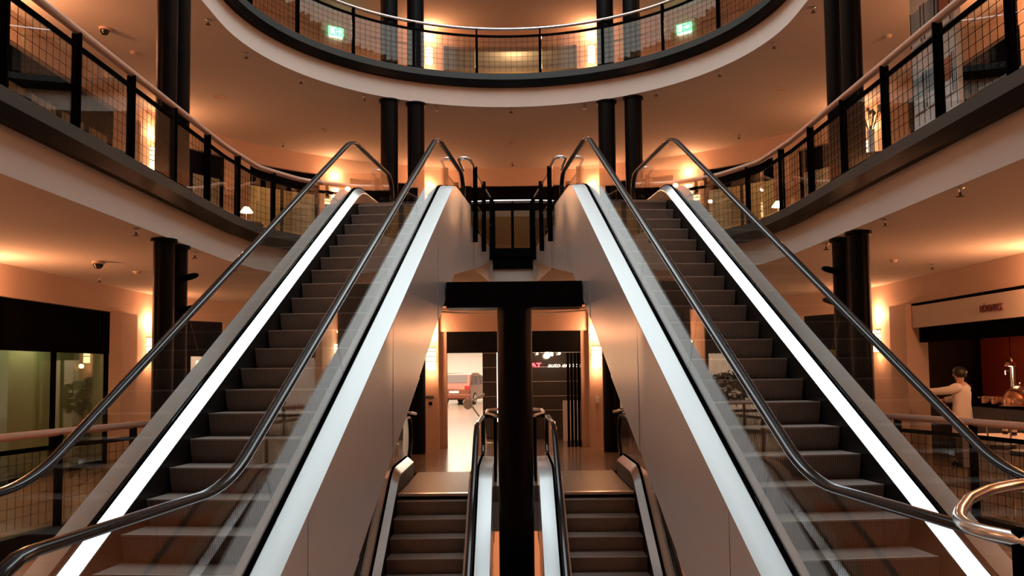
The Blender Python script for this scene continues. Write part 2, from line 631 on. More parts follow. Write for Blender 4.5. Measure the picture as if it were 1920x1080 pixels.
SEND = SARC + YARC + 4.0
PIERS = [(2.0, 2.9), (4.8, 5.7), (7.75, 8.45), (10.3, 12.55), (16.6, 18.2), (23.0, 24.7), (29.5, SEND)]
OPEN = [(2.9, 4.8), (5.7, 7.75), (8.45, 10.3), (12.55, 16.6), (18.2, 23.0), (24.7, 29.5)]
FL = {0: (ZM, C0), 1: (Z1, C1), 2: (Z2, C2)}
side_name = {1: 'right', -1: 'left'}
lv_name = {0: 'middle', 1: 'gallery', 2: 'top'}
for lv, (zf, zc) in FL.items():
    for sg in (1, -1):
        mb = MB()
        wblock(mb, 0 if lv else sg * 2.45, sg * SEND, zc - 0.52, zc)
        for a, b in PIERS:
            wblock(mb, sg * a, sg * b, zf, zc - 0.52)
        # the projecting pilaster beside the sconce pier
        wblock(mb, sg * 11.80, sg * 12.55, zf, zc - 0.52, -0.14, 0.0)
        if lv == 2:
            for a, b in OPEN[:3]:
                wblock(mb, sg * a, sg * b, zf + 1.9, zc - 0.52, 0.05, 0.3)
        struct(mb.build('wall_%s_%s' % (lv_name[lv], side_name[sg]), 'stone', smooth=True))
    # rooms behind the openings
    for sg in (1, -1):
        mb = MB()
        wblock(mb, sg * 2.45 if lv == 0 else 0, sg * 10.2, zf, zc, 3.2, 3.4)
        struct(mb.build('wall_back_%s_%s' % (lv_name[lv], side_name[sg]), 'yellow' if lv else 'white'))
        mb = MB()
        mb.box(sg * 11.6, sg * 11.8, -4, 19.5, zf, zc)
        struct(mb.build('wall_far_%s_%s' % (lv_name[lv], side_name[sg]), 'red' if (lv == 0 and sg > 0) else 'yellow'))
        mb = MB()
        for a, b in PIERS[:-1]:
            c = (a + b) / 2
            wblock(mb, sg * (c - .06), sg * (c + .06), zf, zc, 0.3, 3.2)
        struct(mb.build('wall_partition_%s_%s' % (lv_name[lv], side_name[sg]), 'brown' if (lv == 0 and sg > 0) else 'ceiling'))
mb = MB()
mb.box(-13, 13, -5.2, -5.0, ZB, C2)
struct(mb.build('wall_near', 'stone'))
for sg in (1, -1):
    mb = MB()
    mb.box(sg * 8.2, sg * 8.4, -5, 22, ZB, ZM - 0.7)
    struct(mb.build('wall_lower_%s' % side_name[sg], 'orange'))
mb = MB()
mb.box(-8.4, 8.4, 21.8, 22, ZB, ZM - 0.7)
struct(mb.build('wall_lower_back', 'orange'))

# ------------------------------------------------------------------ escalators
S = TAN
RUN, RISE = 0.2 / TAN, 0.2


def escalator(loc, rz, m, H, phase, label, group, vend=5.15, top_cut=0.0):
    OX, OY = 0.52, 8.9
    root = thing('escalator', loc, label, 'escalator', rz, group)
    xf = lambda p: ((p[0] + OX) * m, p[1] + OY, p[2] + H)
    nb = lambda: MB(xf)
    VB, VT, VBH = -9.3, 2.06, -8.98

    def path(h, hu, hl, vb=VB, vt=VT, r=1.1):
        x1, x2 = (hl - h - H) / S, (hu - h) / S
        return [(p.x, p.y) for p in fillet([Vector((vb, -H + hl)), Vector((x1, -H + hl)), Vector((x2, hu)), Vector((vt, hu))], r, 8)]

    def at(pth, v):
        for (a, b), (c, d) in zip(pth, pth[1:]):
            if a <= v <= c:
                return b + (d - b) * (v - a) / max(1e-9, c - a)
        return pth[0][1] if v < pth[0][0] else pth[-1][1]

    def ribbon(pa, ua, pb, ub, th):
        b = nb()
        R = []
        for (v1, w1), (v2, w2) in zip(pa, pb):
            R.append([(ua, v1, w1), (ub, v2, w2), (ub, v2, w2 - th), (ua, v1, w1 - th)])
        b.rings(R)
        return b
    # steps
    sprof = [(0, 0), (0.004, -0.03), (0.016, -0.09), (0.032, -0.15), (0.05, -0.205), (0.36, -0.205), (0.36, 0)]
    k = 0
    sm = nm = None
    while True:
        w0 = -(phase + k) * RISE
        v0 = -(phase + k) * RUN
        if w0 < -H + 0.13:
            break
        if sm is None:
            b = MB(lambda p: (p[0] * m, p[1], p[2]))
            b.prism(sprof, lambda x, y, q: (q, x, y), -0.512, 0.512)
            o = b.build('step', 'step', root)
            b = MB(lambda p: (p[0] * m, p[1], p[2]))
            b.box(-0.51, 0.51, -0.003, 0.016, -0.010, 0.003)
            n = b.build('nose_highlight', 'nose_highlight', o)
            sm, nm = o, n
        else:
            o = sm.copy()
            COL.objects.link(o)
            n = nm.copy()
            COL.objects.link(n)
            n.parent = o
        o.location = (0, v0 + OY, w0 + H)
        k += 1
    # landing plates and combs
    b = nb(); b.box(-1.035, -0.005, 0.10, 2.74, -0.05, 0.0); b.build('landing_plate', 'plate', root)
    b = nb(); b.box(-1.035, -0.005, -0.02, 0.10, -0.03, 0.006); b.build('comb_plate', 'steel', root)
    vb0 = -H / S
    b = nb(); b.box(-1.035, -0.005, -9.9, vb0 - 0.12, -H - 0.01, -H + 0.012); b.build('landing_plate', 'plate', root)
    b = nb(); b.box(-1.035, -0.005, vb0 - 0.12, vb0 + 0.02, -H - 0.01, -H + 0.018); b.build('comb_plate', 'steel', root)
    # skirts
    top = path(0.108, 0.25, 0.25)
    bot = path(-0.28, -0.28, 0.0)
    for u0, u1 in ((0.004, 0.02), (-1.06, -1.044)):
        b = nb()
        b.rings([[(u0, v1, w1), (u1, v1, w1), (u1, v2, w2), (u0, v2, w2)] for (v1, w1), (v2, w2) in zip(top, bot)])
        b.build('skirt_panel', 'skirt', root)
    deck = path(0.17, 0.34, 0.34)
    ribbon(top, 0.002, deck, 0.105, 0.012).build('inner_deck', 'strip', root, smooth=True)
    ribbon(top, -1.042, deck, -1.145, 0.012).build('inner_deck', 'strip', root, smooth=True)
    dout = path(0.155, 0.325, 0.325)
    ribbon(deck, 0.150, dout, 0.35, 0.02).build('outer_deck', 'deck', root, smooth=True)
    ribbon(deck, -1.19, dout, -1.39, 0.02).build('outer_deck', 'deck', root, smooth=True)
    for ug in (0.128, -1.168):
        c = path(0.182, 0.352, 0.352)
        R = [[(ug - .024, v, w), (ug + .024, v, w), (ug + .024, v, w - .05), (ug - .024, v, w - .05)] for v, w in c]
        b = nb(); b.rings(R); b.build('glass_channel', 'black', root)
        # handrail with round newel ends
        rn = 0.35
        hp = path(0.94, 1.00, 1.10, VBH, 2.30, 1.3)
        zt, zb = 1.00, -H + 1.10
        nt = [(2.30 + rn * sin(a), zt - rn + rn * cos(a)) for a in [pi * i / 12 for i in range(1, 12)]]
        nl = [(VBH - rn * sin(a), zb - rn + rn * cos(a)) for a in [pi * i / 12 for i in range(1, 12)]]
        full = nl[::-1] + hp + nt
        prof = []
        for i in range(14):
            a = 2 * pi * i / 14
            x, y = cos(a), sin(a)
            prof.append((0.042 * (abs(x) ** 0.7) * (1 if x >= 0 else -1), 0.024 * (abs(y) ** 0.8) * (1 if y >= 0 else -1)))
        b = nb(); b.sweep([(ug, v, w) for v, w in full], prof, side=(1, 0, 0)); b.build('handrail', 'rubber', root, smooth=True)
        # glass panes, joints square to the slope
        hp2 = [(v, w - 0.02) for v, w in hp]
        cuts = [-8.0, -6.35, -4.7, -3.0, -1.3, 0.75]
        seq = [None] + cuts + [None]
        for i in range(len(seq) - 1):
            lo, hi = seq[i], seq[i + 1]
            def tv(v):
                return v - (0.0 if (v < -7.4 or v > 0.4) else 0.34)
            g = 0.005
            if lo is None:
                poly = [(v, w) for v, w in [(VBH - (rn - .02) * sin(a), zb - rn + (rn - .02) * cos(a)) for a in [pi * q / 10 for q in range(10, 0, -1)]]]
                poly += [(VBH, zb - 0.02)]
                vl_t, vl_b = VBH, VBH
            else:
                vl_t, vl_b = tv(lo) + g, lo + g
                poly = [(vl_b, at(c, vl_b)), (vl_t, at(hp2, vl_t))]
            if hi is None:
                vh_t, vh_b = 2.30, 2.06
            else:
                vh_t, vh_b = tv(hi) - g, hi - g
            poly += [(v, w) for v, w in hp2 if vl_t + .01 < v < vh_t - .01]
            if hi is None:
                poly += [(2.30 + (rn - .02) * sin(a), zt - rn + (rn - .02) * cos(a)) for a in [pi * q / 10 for q in range(0, 11)]]
                poly += [(2.06, 0.352)]
            else:
                poly += [(vh_t, at(hp2, vh_t)), (vh_b, at(c, vh_b))]
            vlb = vl_b if lo is not None else VBH
            poly += [(v, w) for v, w in c[::-1] if vlb + .01 < v < vh_b - .01]
            if lo is None:
                poly += [(VBH, at(c, VBH))]
            b = nb()
            b.prism(poly, lambda x, y, q: (q, x, y), ug - 0.005, ug + 0.005)
            b.build('glass_pane', 'glass', root)
    # side cladding in upright sheets, and the soffit
    hb = -1.2
    vfl = (-H - hb) / S
    for u0, u1, inner in ((0.338, 0.35, False), (-1.39, -1.378, True)):
        ve = vend if inner else 2.74
        lower = [(vfl, -H), (0.0, hb + 0.03), (0.2, -1.06), (2.74, -0.66)] + ([(vend, -0.24)] if inner else [])
        topl = [(v, w - 0.012) for v, w in dout]
        b = nb()
        cutv = [VB, -7.6, -6.3, -5.0, -3.7, -2.4, -1.1, 0.15, 1.0, 2.06] + ([2.74, 3.7, vend] if inner else [2.74])
        def lw(v):
            return -H if v < vfl else at(lower, v)
        def uw(v):
            return at(topl, v) if v <= 2.06 + 1e-6 else 0.0
        for q, (a, c2) in enumerate(zip(cutv, cutv[1:])):
            g = 0.004
            tw = (0.008 if q % 2 else -0.008) * (1 if inner else -1)
            a2, b2 = a + g, c2 - g
            vs = sorted(set([a2, b2] + [x for x, _ in topl if a2 < x < b2] + [x for x, _ in lower if a2 < x < b2]))
            hi_at = (lambda v: 0.0) if a >= 2.05 else uw
            R = [[(u0, v, hi_at(v)), (u1, v, hi_at(v)), (u1 + tw * (v - a) / (c2 - a), v, lw(v)), (u0 + tw * (v - a) / (c2 - a), v, lw(v))] for v in vs if hi_at(v) - lw(v) > 0.002]
            if len(R) > 1:
                b.rings(R)
        b.build('side_cladding', 'clad', root)
    b = nb()
    sof = [(vfl, -H), (0.0, hb + 0.03), (0.2, -1.06), (2.74, -0.66)]
    b.rings([[(0.336, v, w + .03), (-1.376, v, w + .03), (-1.376, v, w + .01), (0.336, v, w + .01)] for v, w in sof])
    b.build('soffit', 'clad', root)
    for v0, v1, w0, w1 in ((2.03, 2.05, -0.05, 0.32),):
        for u0, u1 in ((0.15, 0.338), (-1.378, -1.19)):
            b = nb(); b.box(u0, u1, v0, v1, w0, w1); b.build('end_cap', 'clad', root)
    b = nb(); b.box(-1.376, -1.19, 2.06, 2.74, -0.05, 0.0); b.box(0.15, 0.336, 2.06, 2.74, -0.05, 0.0)
    b.build('floor_strip', 'plate', root)
    return root


H1 = Z1 - ZM
base = lambda m: (m * (P0.x + cos(AZ) * -0.52 - sin(AZ) * -8.9), P0.y + sin(AZ) * -0.52 + cos(AZ) * -8.9, ZM)
escalator(base(1), AZ, 1, H1, 0.0, 'long upper escalator on the right climbing from the middle floor to the gallery', 'escalators up to the gallery')
escalator(base(-1), -AZ, -1, H1, 0.2206, 'long upper escalator on the left climbing from the middle floor to the gallery', 'escalators up to the gallery')
YL = 12.62
for m in (1, -1):
    escalator((m * 1.22, YL - 8.9, ZB), 0.0, -m, ZM - ZB, 0.42,
              'short lower escalator %s of the black central column, rising from the floor below' % ('right' if m > 0 else 'left'), 'escalators down to the lower floor', vend=2.74)

# ------------------------------------------------------------------ columns
def column(x, y, r, z0, z1, label, group=None, collar=True):
    root = thing('column', (x, y, z0), label, 'column', 0, group, 'thing')
    b = MB(); b.lathe([(0, 0), (r, 0), (r, z1 - z0), (0, z1 - z0)], n=32)
    b.build('shaft', 'column', root, smooth=True)
    if collar:
        b = MB(); b.lathe([(r, z1 - z0 - 0.05), (r + 0.035, z1 - z0 - 0.045), (r + 0.035, z1 - z0 - 0.004), (r, z1 - z0 - 0.004)], n=32)
        b.build('collar', 'column', root, smooth=True)
    return root


fl_w = {0: 'on the middle floor', 1: 'on the gallery', 2: 'on the top gallery'}
for m, sd in ((1, 'right'), (-1, 'left')):
    for lv in (0, 1, 2):
        zf, zc = FL[lv]
        for i, (x, y) in enumerate(((2.70, 18.5), (2.14, 18.75))):
            column(m * x, y, 0.19, zf, zc, 'thick black round column %s, %s of the %s pair behind the escalators' % (fl_w[lv], 'outer' if i == 0 else 'inner', sd), 'thick columns in pairs')
        for i, (x, y) in enumerate(((4.66 if m < 0 else 4.60, 11.25), (4.72 if m < 0 else 4.62, 11.86))):
            if lv == 2:
                continue
            zz0 = zf
            column(m * x + (0.0), y, 0.135, zz0, zc, 'slim black round column %s, %s side, %s of its pair' % (fl_w[lv], sd, 'nearer' if i == 0 else 'farther'), 'slim columns in pairs')
root = thing('support_column', (0.003, 12.0, ZB), 'large black central column with a crossbeam between the two lower escalators', 'column', 0, None, 'thing')
b = MB(); b.lathe([(0, 0), (0.245, 0), (0.245, 2.60 - ZB), (0, 2.60 - ZB)], n=40); b.build('shaft', 'column', root, smooth=True)
b = MB(); b.box(-0.94, 0.94, -0.28, 0.28, 2.57 - ZB, 2.93 - ZB); b.build('crossbeam', 'column', root)
# small plates clamped to the slim columns
for m, sd in ((1, 'right'), (-1, 'left')):
    for z, w in ((3.02, 'upper'), (2.58, 'lower')):
        root = thing('column_spotlight', (m * (4.72 if m < 0 else 4.62), 11.70, z), '%s small oval black plate light on the %s slim column' % (w, sd), 'light')
        b = MB(lambda p: (-m * p[0], p[1], p[2])); b.tube([(-0.02, 0.1, 0), (0.12, 0.06, 0.02)], 0.02, 8); b.build('arm', 'black', root)
        b = MB(lambda p: (-m * (p[0] * 0.93 - p[2] * 0.36) - m * 0.20, p[1] + 0.05, p[0] * 0.30 + p[2] * 0.93 + 0.02))
        b.lathe([(0, -0.02), (0.13, -0.018), (0.145, 0.0), (0.13, 0.018), (0, 0.02)], n=24); b.build('head', 'black', root, smooth=True)


# ------------------------------------------------------------------ railings
def resample(path, step):
    P = [Vector((x, y)) for x, y in path]
    d = [0]
    for a, b in zip(P, P[1:]):
        d.append(d[-1] + (b - a).length)
    n = max(1, round(d[-1] / step))
    def at(t):
        for i in range(len(P) - 1):
            if t <= d[i + 1] + 1e-9:
                k = (t - d[i]) / max(1e-9, d[i + 1] - d[i])
                return P[i].lerp(P[i + 1], k)
        return P[-1]
    return at, d[-1], n


def railing(path, zf, label, h=1.10, step=1.25, mesh=True, rail='wood', rr=0.045, start=0.0, cat='railing', bar=True, posts_t=None, post_lo=-0.02, group=None, glass='railglass'):
    at, L, n = resample(path, step)
    a0 = at(0)
    root = thing('railing', (a0.x, a0.y, zf), label, cat, 0, group)
    o3 = Vector((a0.x, a0.y))
    loc = lambda t: at(max(0, min(L, t))) - o3
    npt = max(3, int(L / 0.15))
    pl = [loc(L * i / npt) for i in range(npt + 1)]
    b = MB(); b.tube([(p.x, p.y, h) for p in pl], rr, 12); b.build('handrail', rail, root, smooth=True)
    hb = h - 0.17
    if bar:
        b = MB(); b.sweep([(p.x, p.y, 0) for p in pl], [(-.018, hb - .025), (.018, hb - .025), (.018, hb + .025), (-.018, hb + .025)])
        b.build('top_rail', 'black', root)
    ts = posts_t or [L * i / n for i in range(n + 1)]
    for t in ts:
        p = loc(t)
        q = loc(t + 0.02) - loc(t - 0.02)
        d = Vector((q.x, q.y, 0)).normalized()
        nn = Vector((-d.y, d.x, 0))
        b = MB(); b.obox((p.x, p.y, (h - 0.03 + post_lo) / 2), d, nn, (0, 0, 1), 0.014, 0.05, (h - 0.03 - post_lo) / 2)
        b.obox((p.x, p.y, (hb + post_lo) / 2), d, nn, (0, 0, 1), 0.03, 0.02, (hb - post_lo) / 2)
        b.build('post', 'black', root)
    for a, c in zip(ts, ts[1:]):
        k = max(2, int((c - a) / 0.15) + 1)
        seg = [loc(a + 0.035 + (c - a - 0.07) * i / (k - 1)) for i in range(k)]
        b = MB(); b.sweep([(p.x, p.y, 0) for p in seg], [(-.005, 0.06), (.005, 0.06), (.005, hb - .03), (-.005, hb - .03)])
        b.build('glass_panel', glass, root)
        if mesh:
            b = MB()
            nv = max(2, round((c - a - 0.06) / 0.125))
            for i in range(1, nv):
                p = loc(a + 0.03 + (c - a - 0.06) * i / nv)
                q = loc(a + 0.05 + (c - a - 0.06) * i / nv) - p
                d = Vector((q.x, q.y, 0)).normalized()
                nn = Vector((-d.y, d.x, 0))
                cc = Vector((p.x, p.y, (hb + 0.05) / 2)) + nn * 0.03
                b.obox(cc, d, nn, (0, 0, 1), 0.0022, 0.0022, (hb - 0.05) / 2)
            nh = 6
            for j in range(1, nh + 1):
                z = 0.06 + (hb - 0.09) * j / (nh + 1)
                pp = []
                for i in range(k):
                    t = a + 0.035 + (c - a - 0.07) * i / (k - 1)
                    p = loc(t); q = loc(t + .02) - loc(t - .02)
                    d = Vector((q.x, q.y, 0)).normalized()
                    pp.append(Vector((p.x, p.y, z)) + Vector((-d.y, d.x, 0)) * 0.03)
                b.sweep(pp, [(-.0022, -.0022), (.0022, -.0022), (.0022, .0022), (-.0022, .0022)])
            b.build('wire_mesh', 'mesh', root)
    return root, at, L


def offset_path(path, d):
    P = [Vector((x, y)) for x, y in path]
    out = []
    for i, p in enumerate(P):
        a, b = P[max(0, i - 1)], P[min(len(P) - 1, i + 1)]
        t = (b - a).normalized()
        out.append((p.x + t.y * d, p.y - t.x * d))
    return out


rr_path = offset_path([(4.46 + CX1, YN + .1)] + rim1(1)[1:-1] + [E(0.42, 3.9)], 0.03)
rl_path = offset_path([(-4.46 + CX1, YN + .1)] + rim1(-1)[1:-1] + [E(0.42, 3.9, -1)], -0.03)
railing(rr_path, Z1 + 0.05, 'long curved gallery railing on the right with copper handrail and wire mesh', h=1.06)
railing(rl_path, Z1 + 0.05, 'long curved gallery railing on the left with copper handrail and wire mesh', h=1.06)
h2 = offset_path(HOLE2, 0.03)
railing(h2, Z2 + 0.05, 'curved railing round the top gallery opening with pale steel handrail', h=1.06, step=1.44, rail='tube', rr=0.035, glass='railglass2')
mr = offset_path(MID_R[:8], 0.05)
ml = offset_path([(-x, y) for x, y in MID_R[:8]], -0.05)
railing([(p.x, p.y) for p in fillet([Vector(q) for q in mr], 1.0, 5)], ZM + 0.05, 'middle floor railing on the right in front of the restaurant with copper handrail', h=1.08)
railing([(p.x, p.y) for p in fillet([Vector(q) for q in ml], 1.0, 5)], ZM + 0.05, 'middle floor railing on the left in front of the green glass door', h=1.08)
c1, c2 = E(-1.40, 5.16, -1), E(-1.40, 5.16)
railing([(c1[0] + .03, c1[1] + .04), (c2[0] - .03, c2[1] + .04)], Z1 + 0.03, 'short glass railing at the centre where the two gallery bridges meet', h=1.0, step=0.43, mesh=False, rail='tube', rr=0.035)


def hoop_rail(path, zf, label, hoop_dir, posts, h=1.06, lo=-0.26, hoop=0.55, group=None):
    """bridge guard: flat black posts hung on the bridge side, glass between, and a steel hoop at the front end"""
    at, L, n = resample(path, 1.2)
    a0 = at(0)
    root = thing('bridge_railing', (a0.x, a0.y, zf), label, 'railing', 0, group)
    loc = lambda t: at(max(0, min(L, t))) - a0
    d0 = (loc(0.1) - loc(0)).normalized()
    side = Vector(hoop_dir).normalized()
    for t in posts:
        p = loc(t)
        d = Vector((d0.x, d0.y, 0)); nn = Vector((-d.y, d.x, 0))
        b = MB(); b.obox((p.x, p.y, (h + lo) / 2), d, nn, (0, 0, 1), 0.025, 0.042, (h - lo) / 2); b.build('post', 'black', root)
    for a, c in zip(posts, posts[1:]):
        p, q = loc(a + .06), loc(c - .06)
        b = MB(); b.sweep([(p.x, p.y, 0), (q.x, q.y, 0)], [(-.005, .03), (.005, .03), (.005, h - .12), (-.005, h - .12)]); b.build('glass_panel', 'railglass', root)
        b = MB(); b.tube([(p.x, p.y, h - .07), (q.x, q.y, h - .07)], 0.014, 8); b.tube([(p.x, p.y, 0.42), (q.x, q.y, 0.42)], 0.009, 8); b.build('cross_bar', 'tube', root)
    # hoop: a flat loop of tube ahead of the first post
    p = loc(posts[0])
    f = -d0
    A = Vector((p.x, p.y, h - 0.03))
    f3, s3 = Vector((f.x, f.y, 0)), Vector((side.x, side.y, 0))
    pts = [A, A + f3 * hoop + s3 * 0.02 + Vector((0, 0, .05)), A + f3 * (hoop + .02) + s3 * 0.20 + Vector((0, 0, .05)), A + s3 * 0.22 - f3 * 0.1]
    b = MB(); b.tube(fillet(pts, 0.11, 8), 0.027, 12); b.build('hoop', 'tube', root, smooth=True)
    q = A + f3 * (hoop - .1)
    b = MB(); b.sweep([tuple(A + f3 * .03 + Vector((0, 0, -.02))), tuple(q + Vector((0, 0, -.02)))], [(-.005, -h + .08), (.005, -h + .08), (.005, -.02), (-.005, -.02)]); b.build('glass_panel', 'railglass', root)
    return root


for m, sd in ((1, 'right'), (-1, 'left')):
    pth = [E(-1.43, v, m) for v in (2.3, 3.5, 4.75)]
    hoop_rail(pth, Z1, 'inner glass guard of the %s gallery bridge with black hanging posts and steel hoop' % sd, (m * 1.0, 0), [0.0, 1.18, 2.42])
    pth = [E(0.46, v, m) for v in (2.9, 3.85)]
    hoop_rail(pth, Z1, 'outer guard of the %s gallery bridge with black posts and steel hoop' % sd, (-m * 1.0, 0), [0.0, 0.9], hoop=0.5)
# guards of the far landing of the lower escalators
for m, sd in ((1, 'right'), (-1, 'left')):
    hoop_rail([(m * 2.02, 15.4), (m * 2.02, 16.2)], ZM, 'glass guard with black post %s of the lower escalators on the middle floor landing' % sd, (-m, 0), [0.0, 0.75], lo=0.0, hoop=0.5)
root = thing('centre_guard', (0, 13.5, ZM), 'small guard with steel hoops just behind the black central column', 'railing')
for m in (1, -1):
    pts = [(m * 0.30, 0, 1.08), (m * 0.47, 0.5, 1.10), (m * 0.47, 1.2, 1.12), (m * 0.2, 1.75, 1.12)]
    b = MB(); b.tube(fillet(pts, 0.2, 6), 0.025, 10); b.build('hoop', 'tube', root, smooth=True)
    b = MB()
    for i in range(4):
        b.obox((m * (0.20 + .085 * i), 0.75 + .02 * i, 1.05 - .0 * i), (1, 0, 0), (0, 1, 0), (0, 0, 1), 0.03, 0.55, 0.012)
    b.build('slat', 'black', root)
    for y in (0.45, 1.15):
        b = MB(); b.tube([(m * 0.33, y, 0), (m * 0.33, y, 1.06)], 0.018, 8); b.build('post', 'black', root)
    b = MB(); b.box(m * .327, m * .337, 0.48, 1.12, 0.1, 0.95); b.build('glass_panel', 'railglass', root)

# big steel loop in the right foreground
root = thing('foreground_guard', (1.82, 2.835, ZM), 'big bent steel tube loop on a black post in the right foreground', 'railing')
zz = 1.18
loop_pts = [(0.0, -0.35, zz), (-.03, .1, zz), (-.06, .3, zz), (-.10, .40, zz), (-.115, .54, zz), (-.06, .72, zz), (.07, .95, zz), (.31, 1.32, zz), (.59, 1.64, zz), (.85, 1.84, zz), (1.2, 2.0, zz), (1.6, 2.1, zz)]
loop_pts = [((2.05 + x) * .886 - 1.82, (3.2 + y) * .886 - 2.835, z) for x, y, z in loop_pts]
b = MB(); b.tube(fillet(loop_pts, 0.9, 6), 0.026, 16); b.build('loop', 'tube', root, smooth=True)
b = MB()
b.box(-0.072, 0.008, 0.20, 0.25, 0, 1.215)
b.obox((0.10, 0.30, 1.20), (0.86, 0.44, 0.25), (-0.45, 0.89, 0), (-.2, -.12, .95), 0.15, 0.022, 0.04)
b.build('post', 'black', root)
b = MB(); b.tube([(0.0, 0.23, 0.85), (0.42, 0.45, 0.85)], 0.014, 8); b.build('cross_bar', 'black', root)
b = MB(); b.obox((0.26, 0.37, 0.5), (0.88, 0.47, 0), (-0.47, 0.88, 0), (0, 0, 1), 0.22, 0.006, 0.44); b.build('glass_panel', 'railglass', root)


# ------------------------------------------------------------------ wall sconces
def sconce(pos, n, label, power, group=None):
    """pos on the wall, n inward normal; the shade glows and a bulb shines from its open top"""
    root = thing('wall_sconce', pos, label, 'wall lamp', atan2(n.y, n.x) - pi / 2, group)
    b = MB(); b.box(-0.10, 0.10, 0.0, 0.02, -0.30, 0.24); b.build('back_plate', 'steel', root)
    b = MB(); b.lathe([(0.105, -0.27), (0.11, -0.27), (0.11, 0.2), (0.105, 0.2)], c=(0, 0.02, 0), n=16, a0=0, a1=pi); b.build('shade', 'sconce', root, smooth=True)
    b = MB()
    for z in (-0.09, 0.02, 0.13):
        b.lathe([(0.109, z - .009), (0.12, z - .009), (0.12, z + .009), (0.109, z + .009)], c=(0, 0.02, 0), n=16, a0=0, a1=pi)
    b.build('band', 'black', root)
    point_light('bulb_light', (0, 0.17, 0.56), power, WARM, 0.06, root)
    point_light('bulb_light', (0, 0.20, -0.36), power * 0.22, WARM, 0.06, root)
    return root


zl = {0: 2.30, 1: 6.62, 2: 11.05}
wl = {0: 'middle floor', 1: 'gallery', 2: 'top gallery'}
for lv in (0, 1, 2):
    for m, sd in ((1, 'right'), (-1, 'left')):
        for s, w, pw in ((2.45, 'pier beside the paired thick columns', 1.0), (5.25, 'second pier from the centre', 0.8), (10.95, 'broad pier beside the projecting pilaster', 1.0), (17.4, 'pier near the slim columns', 2.6), (23.9, 'pier nearest the camera', 2.4)):
            if lv == 0 and s < 3:
                continue
            if lv == 2 and s > 3 and s < 6:
                continue
            sc = sconce(wp(m * s, -0.001, zl[lv]), wn(m * s), 'glowing banded sconce on the %s wall, %s %s' % (wl[lv], sd, w), LAMP_W * pw, 'wall sconces')

# ------------------------------------------------------------------ portal wall of the middle floor and showroom behind
YP = 19.9
for m, sd in ((1, 'right'), (-1, 'left')):
    mb = MB()
    mb.box(m * 1.76, m * 2.10, YP - 0.05, YP + 0.35, ZM, C0)
    mb.box(m * 1.58, m * 1.76, YP + 0.10, YP + 0.35, ZM, 2.62)
    struct(mb.build('wall_portal_%s' % sd, 'stone'))
mb = MB(); mb.box(-1.76, 1.76, YP + 0.02, YP + 0.35, 2.62, C0); struct(mb.build('wall_portal_top', 'stone'))
mb = MB(); mb.box(-0.34, 0.34, YP + 0.05, YP + 0.35, ZM, 2.62); struct(mb.build('wall_portal_centre', 'stone'))
for m, sd in ((1, 'right'), (-1, 'left')):
    sconce(Vector((m * 1.93, YP - 0.051, 2.02)), Vector((0, -1, 0)), 'glowing banded sconce on the cream wall %s of the showroom portal' % sd, LAMP_W * 0.9, 'wall sconces')
    b = MB(); b.box(m * 0.34, m * 1.58, YP + 0.12, YP + 0.3, 2.12, 2.62)
    tag(b.build('portal_transom', 'blackgloss'), 'black transom panel over the %s showroom portal' % sd, 'panel')
    b = MB(); b.box(m * 0.36, m * 0.40, YP + 0.06, YP + 0.10, ZM + 0.6, 2.12)
    tag(b.build('light_strip', 'neonwhite'), 'thin glowing upright strip on the %s side of the black central column' % sd, 'light')
    # cornice strips that slant towards the middle
    for z, zi, t in ((2.955, 2.985, 0.03), (2.995, 3.085, 0.03)):
        b = MB(); A = Vector((m * 1.85, YP - 2.3, z)); B = Vector((m * 0.30, YP - 0.1, zi))
        b.sweep([A, B], [(-.06, -t / 2), (.06, -t / 2), (.06, t / 2), (-.06, t / 2)])
        struct(b.build('trim_%d' % NTRIM, 'ceiling')); NTRIM += 1
    b = MB(); b.sweep([(m * 1.85, YP - 2.2, 0), (m * 0.30, YP, 0)], [(-.05, 3.10), (.05, 3.10), (.05, C0), (-.05, C0)])
    struct(b.build('trim_%d' % NTRIM, 'black')); NTRIM += 1
# showroom shell
mb = MB(); mb.box(-9, 5, 52, 52.2, ZM, C0); struct(mb.build('wall_showroom_back', 'white'))
mb = MB(); mb.box(-9.2, -9, 29.5, 52, ZM, C0); struct(mb.build('wall_showroom_left', 'white'))
mb = MB(); mb.box(5, 5.2, 22.5, 52, ZM, C0); struct(mb.build('wall_showroom_right', 'white'))
mb = MB(); mb.box(-3.0, -2.9, 25.3, 29.5, ZM, C0); struct(mb.build('wall_passage_left', 'white'))
mb = MB(); mb.box(-9, -2.9, 29.4, 29.5, ZM, C0); struct(mb.build('wall_passage_end', 'white'))
area_light('showroom_ceiling_light', (-3.5, 41, 3.40), (0, 0, 0), 8, 18, 2100, (1, 0.80, 0.60))
area_light('passage_ceiling_light', (-1.7, 25.5, 3.40), (0, 0, 0), 1.6, 6, 170, (1, 0.78, 0.56))
